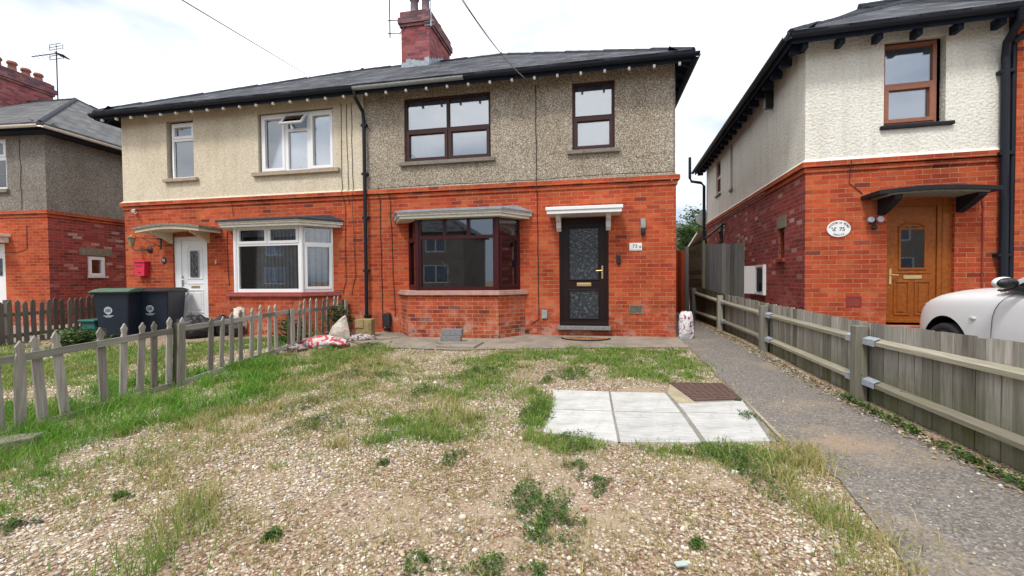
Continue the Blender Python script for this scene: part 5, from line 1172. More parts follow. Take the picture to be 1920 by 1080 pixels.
for (a, _), (c, _) in zip(posts, posts[1:]+[(-7.4, 'x')]):
    for kz, off in ((1, .50), (0, .19)):
        za = (float(topz(a))-.17 if kz else gz(a)+.20); zc = (float(topz(c))-.17 if kz else gz(c)+.20)
        T = Matrix()
        A = Vector((XF+.045, a-.055, za)); B_ = Vector((XF+.045, c+.055, zc))
        b = MB(); d = (B_-A).normalized(); s_ = Vector((1, 0, 0)); u = s_.cross(d); 
        w2, h2 = .072, .072
        i = [[b._v(P0+s_*dx+Vector((0, 0, dz))) for dx, dz in ((-.030, -.028), (.038, -.028), (.038, .030), (-.030, .006))] for P0 in (A, B_)]
        b.f += [i[0], i[1][::-1]]+[[i[0][(k+1) % 4], i[0][k], i[1][k], i[1][(k+1) % 4]] for k in range(4)]
        build('rail', b, M['rail_h'], F3)
        for P0, sg in ((A, -1), (B_, 1)):
            b = MB(); Q = P0+Vector((-.034, 0, 0)); L2 = .18
            v_ = [Vector((Q.x-.002, Q.y, Q.z+.014)), Vector((Q.x-.002, Q.y+sg*L2, Q.z+.014+(zc-za)/(c-a)*sg*L2)), Vector((Q.x+.05, Q.y+sg*L2, Q.z+.036+(zc-za)/(c-a)*sg*L2)), Vector((Q.x+.05, Q.y, Q.z+.036))]
            t3 = Vector((-.003, 0, .006)); ii = [b._v(p+t3) for p in v_]; jj = [b._v(p) for p in v_]
            b.f += [ii if sg < 0 else ii[::-1], jj[::-1] if sg < 0 else jj]+[[ii[k], jj[k], jj[(k+1) % 4], ii[(k+1) % 4]] for k in range(4)]
            b.box(Q.x-.006, Q.x-.002, min(Q.y, Q.y+sg*L2), max(Q.y, Q.y+sg*L2), Q.z-.036, Q.z+.014); 
            build('bracket', b, M['steel'], F3)
    pass
for y, _ in posts:
    zt = float(topz(y))-.035; b = MB(); b.box(XF-.045, XF+.058, y-.05, y+.05, gz(y)-.1, zt); build('post', b, M['board_green'], F3, bevel=.006)
b = MB()
# tall fence, gate and panel beyond
t = thing('fence_panel', 'tall dark grey vertical board panel closing the passage beside the right house', 'fence panel', (3.1, 3.25, 0))
k = 0
for k in range(9): x = 2.66+k*.098; b = MB(); b.box(x, x+.095, 3.22+.004*(k % 2), 3.24+.004*(k % 2), .05, 1.93+.012*math.sin(k*2)); build('board', b, M['panel_grey'], t)
b = MB(); b.box(3.54, 3.59, 3.18, 3.26, 0, 2.02); build('post', b, M['board_green'], t)
t = thing('fence_panel', 'tall brown horizontal lap panel between the gate post and the grey board panel', 'fence panel', (2.63, 3.8, 0))
for k in range(12): b = MB(); z = .62+k*.112; b.poly([(2.625, 3.26, z), (2.625, 4.3, z), (2.600, 4.3, z+.12), (2.600, 3.26, z+.12)]) if False else b.bar((2.60+.004*math.sin(k), 3.27, z+.05), (2.60+.004*math.cos(k*2), 4.8, z+.052), .014, .122); build('slat', b, M['lap'], t)
b = MB(); b.box(2.60, 2.66, 3.2, 3.27, 0, 2.02); build('post', b, M['board_green'], t)
b = MB(); b.box(2.62, 2.66, 3.25, 4.8, -.1, .6); build('gravel_board', b, M['gravelboard'], t)
b = MB(); b.box(2.50, 2.61, 4.82, 4.92, -.05, 1.97); b.box(2.51, 2.60, 4.83, 4.91, 1.97, 1.985)
solo('gate_post', b, M['concrete'], 'grey concrete post between the orange gate and the brown lap panel', 'gate post')
t = thing('side_gate', 'orange-red stained vertical board gate beside the house corner', 'gate', (1.9, 4.4, 0))
for k in range(11): b = MB(); x = 1.45+k*.095; b.box(x, x+.091, 4.86+.003*(k % 2), 4.885, .08, 1.86+.02*(k % 2)); build('board', b, M['orange_wood'], t)
b = MB(); b.box(1.5, 2.45, 4.886, 4.93, .3, .4); b.box(1.5, 2.45, 4.886, 4.93, 1.5, 1.6); build('ledge', b, M['orange_wood'], t)

# ================================================================== bins
def bin_(loc, rot, lidmat, label, w_=.62, d=.68, h=.96):
    B = thing('wheelie_bin', label, 'wheelie bin', loc, rot, 'wheeled rubbish bins', world=False)
    bm_ = MB(); z0, z1 = .06, h; A = [(-w_/2*.80, -d/2*.82), (w_/2*.80, -d/2*.82), (w_/2*.80, d/2*.80), (-w_/2*.80, d/2*.80)]; C_ = [(-w_/2, -d/2), (w_/2, -d/2), (w_/2, d/2), (-w_/2, d/2)]
    a = [bm_._v((x, y, z0)) for x, y in A]; c = [bm_._v((x, y, z1)) for x, y in C_]; bm_.f += [a[::-1], c]
    for i in range(4): j = (i+1) % 4; bm_.f.append([a[i], a[j], c[j], c[i]])
    build('body', bm_, M['binblue'], B, bevel=.03, smooth=False)
    r_ = MB(); ring(r_, 0, 0, 0, 0, 0, 0, 0, Matrix()) if False else r_.box(-w_/2-.025, w_/2+.025, -d/2-.03, d/2+.02, h-.04, h+.0); build('rim', r_, M['binblue'], B, bevel=.012)
    l = MB(); n = 8
    for k in range(n):
        y0 = -d/2-.06+(d+.09)*k/n; y1 = -d/2-.06+(d+.09)*(k+1)/n; z = lambda y: h+.012+.07*(1-((y)/(d*.62))**2)
        a = [l._v(p) for p in ((-w_/2-.04, y0, h+.002), (w_/2+.04, y0, h+.002), (w_/2+.04, y1, h+.002), (-w_/2-.04, y1, h+.002))]; c = [l._v(p) for p in ((-w_/2-.03, y0, z(y0)), (w_/2+.03, y0, z(y0)), (w_/2+.03, y1, z(y1)), (-w_/2-.03, y1, z(y1)))]
        l.f += [a[::-1], c, [a[1], a[2], c[2], c[1]], [a[3], a[0], c[0], c[3]]]
        if k == 0: l.f.append([a[0], a[1], c[1], c[0]])
        if k == n-1: l.f.append([a[2], a[3], c[3], c[2]])
    build('lid', l, lidmat, B)
    hd = MB(); hd.tube([(-w_/2+.04, d/2+.09, h-.02), (w_/2-.04, d/2+.09, h-.02)], .018, 8); build('handle', hd, M['binblue'], B)
    for s_ in (-1, 1):
        wh = MB(); wh.lathe((0, 0, 0), [(.02, -.03), (.10, -.028), (.10, .028), (.02, .03)], 18, Matrix.Translation((s_*(w_/2-.05), d/2-.02, .10)) @ Matrix.Rotation(R(90), 4, 'Y')); build('wheel', wh, M['black'], B)
    # printed crest on the front
    zc = h*.62; yy = lambda z: -d/2*(.82+.18*(z-.06)/(h-.06))-.004
    e = MB(); n = 20; P = [(.075*math.cos(2*math.pi*k/n), .075*math.sin(2*math.pi*k/n)) for k in range(n)]; T = Matrix.Translation((-.06, yy(zc), zc)) @ Matrix.Rotation(R(4), 4, 'X')
    e.prism([(p[0]*.95, p[1]) for p in P], -.002, .002, T); e.box(-.014, .014, -.002, .002, -.095, -.08, T); e.box(-.085, .085, -.002, .002, -.118, -.103, T); e.box(-.05, .05, -.002, .002, -.138, -.124, T)
    em = build('printed_crest', e, M['crest'], B)
    k_ = MB()
    for q in (-.036, -.012, .012, .036): k_.box(q-.006, q+.006, -.0035, -.0022, -.035, .04, T)
    k_.box(-.05, .05, -.0035, -.0022, -.012, -.004, T); build('crest_lines', k_, M['binblue'], em)
    return B
M['binblue'] = simple('bin_plastic', (.010, .018, .034), .45, var=.2)
M['crest'] = simple('printed_white', (.45, .50, .54), .6)
M['lidgreen'] = simple('green_bin_lid', (.075, .145, .10), .5, var=.25, scale=8)
M['lidblack'] = simple('black_bin_lid', (.022, .022, .026), .42, var=.3)
bin_((-9.70, -1.05, gz(-1.05)-.02), R(22), M['lidgreen'], 'dark blue wheelie bin with a green lid and white printed crest')
bin_((-9.36, .62-1.1, gz(-.6)-.03), R(20), M['lidblack'], 'dark wheelie bin with a black lid in front of the white door', .58, .70, .95)
b = MB(); b.plan([(-10.35, -1.35), (-10.02, -1.35), (-10.02, -1.05), (-10.35, -1.05)], gz(-1.2), .30); b.box(-10.40, -9.97, -1.4, -1.0, .30, .345)
t = solo('food_caddy', b, simple('teal_plastic', (.02, .12, .11), .5), 'small teal food caddy on the ground left of the green-lidded bin', 'caddy', bevel=.02)

# crumpled bags
def crumple(name, c, r, mat, label, cat, amp=.16, seed=1, flat=.0, squash=1, group=None, nu=30, nv=20, pleat=0, parent=None, T=None):
    off = Vector((seed*3.7, seed*1.3, seed*5.1))
    def fn(d):
        n_ = mnoise.fractal(d*2.2+off, 1.0, 2.0, 4); m_ = mnoise.ridged_multi_fractal(d*3.1+off, 1.0, 2.0, 3, 1.0, 2.0)
        k = 1+amp*n_+amp*.22*(m_-1.2)
        if pleat and d.z > .35: k *= 1+.10*math.sin(math.atan2(d.y, d.x)*pleat)*(d.z-.35)
        return k
    b = MB(); b.blob(c, r, nu, nv, fn, T)
    b.v = [(x, y, max(z, gz(y)+.004)) for x, y, z in b.v]
    return solo(name, b, mat, label, cat, group, smooth=True)
def bagmat(name, c, rough, cols=None, scale=6):
    m = NM(name); v = m.uv(obj=True); n = m.noise(v, scale*2, 5, .65)
    if cols:
        k = m.noise(v, scale, 2, .4); cc = m.ramp(k, cols, 'CONSTANT'); cc = m.mix(.4, cc, m.ramp(n, [(.3, .6), (.6, 1.05)]), 'MULTIPLY'); m.col(cc)
    else: m.col(c)
    m.bump(n, .8, .05); m.p(Roughness=rough); return m.m
M['binbag'] = bagmat('black_bin_bag', (.014, .014, .018), .28)
M['sackw'] = bagmat('white_woven_sack', None, .55, [(0, (.62, .55, .48)), (.56, (.50, .43, .36)), (.66, (.62, .55, .48))])
M['sackr'] = bagmat('red_white_sack', None, .5, [(0, (.55, .50, .48)), (.46, (.55, .055, .09)), (.56, (.60, .56, .54)), (.66, (.30, .15, .12))], 5)
M['sackdk'] = bagmat('muddy_sack', None, .6, [(0, (.16, .11, .10)), (.45, (.48, .42, .42)), (.6, (.22, .15, .12))], 8)
M['gravelbag'] = bagmat('printed_white_bag', None, .35, [(0, (.72, .70, .72)), (.52, (.74, .72, .74)), (.545, (.30, .06, .10)), (.60, (.74, .70, .72)), (.68, (.18, .10, .26)), (.72, (.72, .68, .7))], 9)
M['sackbrown'] = bagmat('mustard_box', None, .8, [(0, (.32, .245, .11)), (.5, (.24, .18, .08)), (.62, (.38, .30, .16))], 4)
crumple('rubbish_bag', (-8.05, -.95, .16), (.34, .30, .27), M['binbag'], 'full black rubbish bag leaning on the black-lidded bin', 'rubbish bag', .22, 1, group='full black rubbish bags', pleat=9)
crumple('rubbish_bag', (-7.72, -.55, .12), (.33, .26, .24), M['binbag'], 'lower black rubbish bag in front of the white door', 'rubbish bag', .22, 4, group='full black rubbish bags', pleat=8)
crumple('sack', (-7.36, -.52, .28), (.17, .15, .26), M['sackw'], 'crumpled whitish sack standing at the right of the white door', 'sack', .30, 6)
crumple('rubbish_bag', (-7.22, -.78, .12), (.16, .14, .15), M['binbag'], 'small black bag below the crumpled whitish sack', 'rubbish bag', .25, 9, group='full black rubbish bags')
# sacks by the fence end
b = MB(); T = Tr(-4.72, -1.02, gz(-1.0), R(14)); pr_ = [(-.19, 0), (.16, 0), (.19, .05), (.17, .22), (.12, .46), (.09, .49), (-.02, .40), (-.15, .27), (-.21, .12)]
bm2 = bmesh.new()
def pillow(outline, th, T, seed=0, res=3):
    bm = bmesh.new(); vs = [bm.verts.new((x, 0, z)) for x, z in outline]; f = bm.faces.new(vs); bmesh.ops.triangulate(bm, faces=[f]); bmesh.ops.subdivide_edges(bm, edges=bm.edges[:], cuts=res, use_grid_fill=True)
    bmesh.ops.triangulate(bm, faces=bm.faces[:])
    import mathutils
    seg = [(Vector((outline[i][0], outline[i][1])), Vector((outline[(i+1) % len(outline)][0], outline[(i+1) % len(outline)][1]))) for i in range(len(outline))]
    def dist(p): return min((mathutils.geometry.intersect_point_line(p, a, c)[0]-p if 0 <= mathutils.geometry.intersect_point_line(p, a, c)[1] <= 1 else (a-p)).length for a, c in seg)
    b = MB(); V = [v.co.copy() for v in bm.verts]; F = [[v.index for v in f.verts] for f in bm.faces]; n = len(V); bm.free()
    for sgn in (-1, 1):
        for v in V:
            d = dist(Vector((v.x, v.z))); t = th*(1-math.exp(-d/.06)); w_ = mnoise.fractal(Vector((v.x*9, seed, v.z*9)), 1, 2, 3)*.018*(1-math.exp(-d/.04))
            b._v(T @ Vector((v.x, sgn*t+w_, v.z)))
    b.f = [f for f in F]+[[i+n for i in f[::-1]] for f in F]; return b
solo('sack', pillow(pr_, .085, T, 1), M['sackw'], 'beige plastic sack standing up to a point at the fence end', 'sack', smooth=True)
crumple('sack', (-4.62, -1.62, .02), (.42, .20, .13), M['sackr'], 'flattened red and white printed sack lying at the fence foot', 'sack', .22, 12)
crumple('sack', (-4.28, -.98, .02), (.26, .13, .085), M['sackdk'], 'small muddy dark sack lying by the drainpipe foot', 'sack', .3, 15)
crumple('sack', (-4.95, -1.95, -.02), (.20, .13, .07), M['sackdk'], 'crumpled brown sack end poking out from the picket fence post', 'sack', .3, 18)
b = MB(); T = Tr(-4.42, -.62, gz(-.6), R(10)); b.box(-.16, .15, -.11, .11, 0, .37, T); b.box(-.165, .0, -.125, -.105, .2, .37, T)
solo('cardboard_box', b, M['sackbrown'], 'mustard brown box standing behind the beige sack', 'box', bevel=.018)
# gravel bag at the house corner
def fn(d): return 1+.08*mnoise.fractal(d*3+Vector((4, 4, 4)), 1, 2, 4)
pr_ = [(-.10, 0), (.10, 0), (.125, .08), (.10, .2), (.125, .3), (.115, .42), (.09, .50), (.02, .48), (-.08, .51), (-.12, .43), (-.10, .28), (-.125, .15), (-.12, .05)]
solo('gravel_bag', pillow(pr_, .085, Tr(1.575, -.13, gz(-.1), R(5)), 3), M['gravelbag'], 'white printed plastic bag of aggregate standing at the house corner', 'bag', smooth=True)
# concrete blocks and mat
b = MB(); b.box(-2.72, -2.36, -1.03, -.83, -.03, .005+.0); z = gz(-.95)+.016
b = MB(); b.box(-2.80, -2.42, -1.10, -.92, z, z+.018); solo('tile_offcut', b, M['apron'], 'thin pale tile lying under the grey concrete blocks', 'tile')
b = MB(); b.box(-2.76, -2.38, -.98, -.88+.0, z+.02, z+.115); solo('concrete_block', b, M['concrete'], 'lower of the two stacked grey concrete blocks under the bay', 'concrete block', bevel=.006)
b = MB(); b.box(-2.74, -2.36, -.97, -.86, z+.117, z+.235); solo('concrete_block', b, M['concrete'], 'upper of the two stacked grey concrete blocks under the bay', 'concrete block', bevel=.006)
# doormat: half-moon coir with a sunburst
MT = thing('doormat', 'half-round orange coir doormat with black rim on the concrete below the glazed door', 'doormat', (-.2, -.5, 0))
def half(r0, cx, cy, sq=.62, n=22): return [(cx+r0*math.cos(math.pi+math.pi*k/n), cy+sq*r0*math.sin(math.pi+math.pi*k/n)) for k in range(n+1)]
z = gz(-.3)+.02; b = MB(); b.plan(half(.45, -.20, -.32), z-.004, z+.010); build('rim', b, M['black'], MT)
b = MB(); b.plan(half(.415, -.20, -.335), z+.010, z+.016); build('coir', b, simple('coir', (.36, .15, .05), .95, var=.3, scale=50, bump=.6), MT)
b = MB()
for k in range(1, 8):
    a = math.pi+math.pi*k/8; b.bar((-.20+.05*math.cos(a), -.345+.03*math.sin(a), z+.018), (-.20+.38*math.cos(a), -.345+.23*math.sin(a), z+.018), .010, .003)
build('sun_rays', b, M['black'], MT)
# wall-mounted small things, number 73
t = thing('house_number', 'white rectangular tile reading 73 on the brick beside the dark door', 'house number', (.71, -.01, 1.68))
b = MB(); b.box(.60, .825, -.014, -.001, 1.612, 1.752); build('plate', b, M['whiteplas'], t, bevel=.002)
b = MB(); b.box(.615, .81, -.0165, -.0145, 1.628, 1.634); b.box(.77, .815, -.0165, -.0145, 1.655, 1.70); build('picture', b, simple('plate_print', (.30, .34, .36), .6), t)
text_part('73', .095, Matrix.Translation((.70, -.016, 1.688)), M['black'], t)
t = thing('security_light', 'grey box light with black camera below, right of the dark glazed door', 'security light', (.86, -.05, 2.0))
b = MB(); b.box(.80, .885, -.075, -.001, 2.02, 2.19); build('housing', b, M['gutter_grey'], t, bevel=.008)
b = MB(); b.box(.805, .88, -.085, -.001, 1.90, 2.015); b.lathe((0, 0, 0), [(.022, -.01), (.022, .02)], 14, Matrix.Translation((.845, -.085, 1.955)) @ Matrix.Rotation(R(90), 4, 'X')); build('camera', b, M['black'], t, bevel=.006)
b = MB(); b.box(.365, .445, -.05, -.001, 1.37, 1.55)
solo('key_safe', b, M['black'], 'small black rounded key box on the brick to the right of the door handle', 'key box', bevel=.02)
# 71 fittings
t = thing('post_box', 'bright red wall post box with a pitched top beside the white door', 'post box', (-10.45, -.1, 1.2)); M['redbox'] = simple('red_painted_steel', (.62, .02, .06), .35, var=.08)
b = MB(); b.prism([(-10.56, 1.24), (-10.30, 1.24), (-10.28, 1.56), (-10.58, 1.56)], -.12, -.001); build('body', b, M['redbox'], t, bevel=.006)
b = MB(); b.prism([(-10.61, 1.562), (-10.25, 1.562), (-10.25, 1.58), (-10.43, 1.64), (-10.61, 1.58)], -.15, -.001); build('lid', b, M['redbox'], t, bevel=.005)
b = MB(); b.box(-10.51, -10.35, -.126, -.121, 1.47, 1.485); b.box(-10.46, -10.40, -.126, -.121, 1.32, 1.335); build('slot', b, M['black'], t)
t = thing('wall_lantern', 'old brass lantern with glass on a scrolled wall arm above the red post box', 'wall lantern', (-10.5, -.1, 1.8))
b = MB(); b.lathe((-10.25, -.03, 1.86), [(.07, 0), (.075, .02), (.02, .05)], 14, Matrix.Translation((-10.25, -.005, 1.86)) @ Matrix.Rotation(R(90), 4, 'X')); b.tube([(-10.25, -.03, 1.86), (-10.28, -.12, 1.84), (-10.42, -.2, 1.83), (-10.52, -.2, 1.90)], .012, 8); build('arm', b, M['grille'], t)
b = MB(); b.lathe((-10.52, -.2, 1.92), [(.035, 0), (.04, .01), (.075, .19), (.07, .2)], 6); build('lamp_glass', b, simple('lantern_glass', (.25, .22, .14), .2), t)
b = MB(); b.lathe((-10.52, -.2, 2.12), [(.10, 0), (.105, .012), (.03, .05), (.012, .07)], 6); build('lamp_cap', b, M['brass'], t)
t = thing('security_camera', 'small white bullet camera on the brick near the top left corner above the canopy', 'camera', (-10.6, -.1, 2.7))
b = MB(); b.lathe((0, 0, 0), [(.035, 0), (.035, .02)], 12, Matrix.Translation((-10.63, -.002, 2.735)) @ Matrix.Rotation(R(90), 4, 'X')); b.tube([(-10.63, -.02, 2.735), (-10.63, -.07, 2.755)], .012, 8); build('mount', b, M['whiteplas'], t)
b = MB(); b.tube([(-10.66, -.02, 2.79), (-10.52, -.16, 2.745)], .036, 12); build('camera_body', b, M['whiteplas'], t)
t = thing('basket_bracket', 'empty black iron hanging basket bracket left of the white door', 'bracket', (-10.0, -.1, 1.9))
b = MB(); b.box(-9.96, -9.93, -.015, -.001, 1.86, 2.13); b.bar((-9.945, -.015, 2.10), (-10.22, -.30, 2.11), .014, .014); b.bar((-9.945, -.015, 1.92), (-10.16, -.24, 2.10), .012, .012); b.tube([(-10.22, -.30, 2.11), (-10.25, -.33, 2.13), (-10.22, -.34, 2.15)], .006, 6); build('iron_arm', b, M['grille'], t)
t = thing('house_number', 'small dark oval plaque with a white number 71 beside the white door', 'house number', (-9.86, -.01, 1.6))
b = MB(); n = 20; b.prism([(-9.86+.065*math.cos(2*math.pi*k/n), 1.60+.085*math.sin(2*math.pi*k/n)) for k in range(n)], -.014, -.001); build('plate', b, M['black'], t, bevel=.003); text_part('71', .085, Matrix.Translation((-9.86, -.016, 1.60)), M['whiteplas'], t)
b = MB(); b.box(-8.46, -8.42, -.02, -.001, 1.50, 1.58); solo('door_bell', b, M['brass'], 'small brass bell push to the right of the white door', 'door bell', bevel=.004)
# 75 fittings (local frame of that house)
T75 = Tr(X75, Y75, 0, A75)
def thing75(name, label, cat, u, z):
    o = thing(name, label, cat, T75 @ Vector((u, 0, z)), A75, world=False); ROOT[o.name] = Matrix.Translation((-u, 0, -z)); return o
t = thing75('house_plaque', 'white oval plaque with black lettering around the number 75', 'plaque', .475, 1.87)
b = MB(); n = 32; b.prism([(.475+.168*math.cos(2*math.pi*k/n), 1.872+.135*math.sin(2*math.pi*k/n)) for k in range(n)], -.016, -.001); build('plate', b, M['whiteplas'], t, bevel=.005)
text_part('75', .085, Matrix.Translation((.52, -.018, 1.862)), M['black'], t)
for k, ch_ in enumerate('VICTORIA ROAD'):
    a = R(163)-k*R(146)/12
    if ch_ != ' ': text_part(ch_, .042, Matrix.Translation((.475+.135*math.cos(a), -.018, 1.868+.102*math.sin(a))) @ Matrix.Rotation(-(a-R(90))*.9, 4, 'Y'), M['black'], t)
for k, ch_ in enumerate('HOUSE'):
    a = R(240)+k*R(60)/4; text_part(ch_, .038, Matrix.Translation((.475+.125*math.cos(a), -.018, 1.876+.105*math.sin(a))) @ Matrix.Rotation(-(a-R(270))*.9, 4, 'Y'), M['black'], t)
b = MB()
for k, (x, z) in enumerate(((.38, 1.885), (.41, 1.87), (.395, 1.85), (.425, 1.89), (.42, 1.845))): b.lathe((0, 0, 0), [(.012, 0), (.012, .003)], 8, Matrix.Translation((x, -.016, z)) @ Matrix.Rotation(R(90), 4, 'X'))
build('flower_motif', b, simple('plaque_motif', (.14, .17, .15), .6), t)
t = thing75('security_light', 'twin round spotlights with black sensor left of the golden oak door', 'security light', .93, 1.95)
b = MB(); b.box(.90, .97, -.05, -.001, 1.93, 2.0); b.blob((.935, -.07, 1.87), (.04, .04, .045), 12, 8); build('sensor', b, M['black'], t)
for x in (.87, .995):
    b = MB(); b.lathe((0, 0, 0), [(.03, -.03), (.048, .03), (.044, .04)], 14, Matrix.Translation((x, -.09, 1.985)) @ Matrix.Rotation(R(80), 4, 'X')); build('lamp_head', b, M['steel'], t)
L75 = T75 @ Tr(0, 0, 0, R(-90))
t = thing('meter_box', 'white meter cupboard with its door hanging open on the plum brick side wall', 'meter box', L75 @ Vector((-2.2, 0, .7)), 0)
b = MB(); ring(b, -2.50, -1.95, .72, 1.36, .05, -.06, -.001, L75); b.box(-2.45, -2.0, -.012, -.001, .77, 1.31, L75); build('cabinet', b, M['whiteplas'], t)
b = MB(); b.box(-2.44, -2.08, -.05, -.013, .80, 1.28, L75); b.tube([L75 @ Vector((-2.2, -.05, .79)), L75 @ Vector((-2.15, -.055, .98))], .02, 6); build('meter', b, M['gutter'], t)
T = L75 @ Tr(-2.50, -.06, 0, R(-150)); b = MB(); b.box(0, .30, -.015, 0, .73, 1.35, T); build('cabinet_door', b, M['whiteplas'], t)

# ornaments in the bay
t = thing('orchid', 'white orchid in an orange pot on the sill behind the bay window glass', 'potted orchid', (-2.9, -.2, .9))
b = MB(); b.lathe((-2.86, -.25, .93), [(.05, 0), (.07, .1), (.075, .14), (.06, .14)], 14); build('pot', b, simple('orange_pot', (.50, .17, .04), .4), t)
b = MB(); b.tube([(-2.86, -.25, 1.05), (-2.84, -.26, 1.25), (-2.88, -.28, 1.42), (-2.93, -.3, 1.45)], .005, 6)
for k in range(5): a = k*1.25; b.poly([(-2.86, -.25, 1.06), (-2.86+.06*math.cos(a), -.25+.05*math.sin(a), 1.14), (-2.86+.14*math.cos(a), -.25+.1*math.sin(a), 1.12), (-2.86+.07*math.cos(a+.4), -.25+.05*math.sin(a+.4), 1.10)])
build('stem', b, simple('orchid_green', (.06, .13, .03), .5), t)
b = MB()
for k in range(6): b.blob((-2.84-.018*k*(k > 2)-.01*math.sin(k*3), -.29, 1.22+.045*k), (.030, .012, .028), 8, 6)
build('blossom', b, M['whiteplas'], t)
b = MB()
for k in range(4):
    for j in range(9): b.box(-1.86+k*.035, -1.835+k*.035, .28, .30, .95+j*.06, .985+j*.06)
b2 = MB(); b2.box(-1.88, -1.70, .30, .42, .92, 1.52); t = thing('wicker_lamp', 'warm wicker basket-like lamp seen through the right cant of the dark bay window', 'lamp', (-1.8, .35, .9)); build('body', b2, simple('wicker', (.45, .24, .08), .8, var=.5, scale=30), t); build('weave', b, simple('wicker_pale', (.62, .45, .25), .8), t)
# rock at the lower left
b = MB(); P = [(-4.48, -6.14), (-4.22, -6.14), (-4.08, -5.90), (-4.20, -5.76), (-4.42, -5.80), (-4.54, -5.97)]
n = len(P); z0 = gz(-5.7); a = [b._v((x, y, z0-.02)) for x, y in P]; c = [b._v((x+(.01), y, z0+.075+.03*((x+4.5)/.4)+.012*math.sin(y*9))) for x, y in P]; b.f += [a[::-1], c]
for i in range(n): j = (i+1) % n; b.f.append([a[i], a[j], c[j], c[i]])
solo('stone_slab', b, M['sillgrey'], 'broken flat stone lying in the grass below the picket fence', 'stone', bevel=.01)
b = MB(); b.box(-.02, .03, -6.54, -6.52, 0, 0) if False else b.bar((.325, -6.40, gz(-6.4)+.02), (.375, -6.385, gz(-6.4)+.022), .03, .006); solo('sweet_wrapper', b, simple('silvery_foil', (.6, .72, .68), .3, metal=.5), 'small silvery wrapper lying on the gravel at the bottom edge', 'litter')

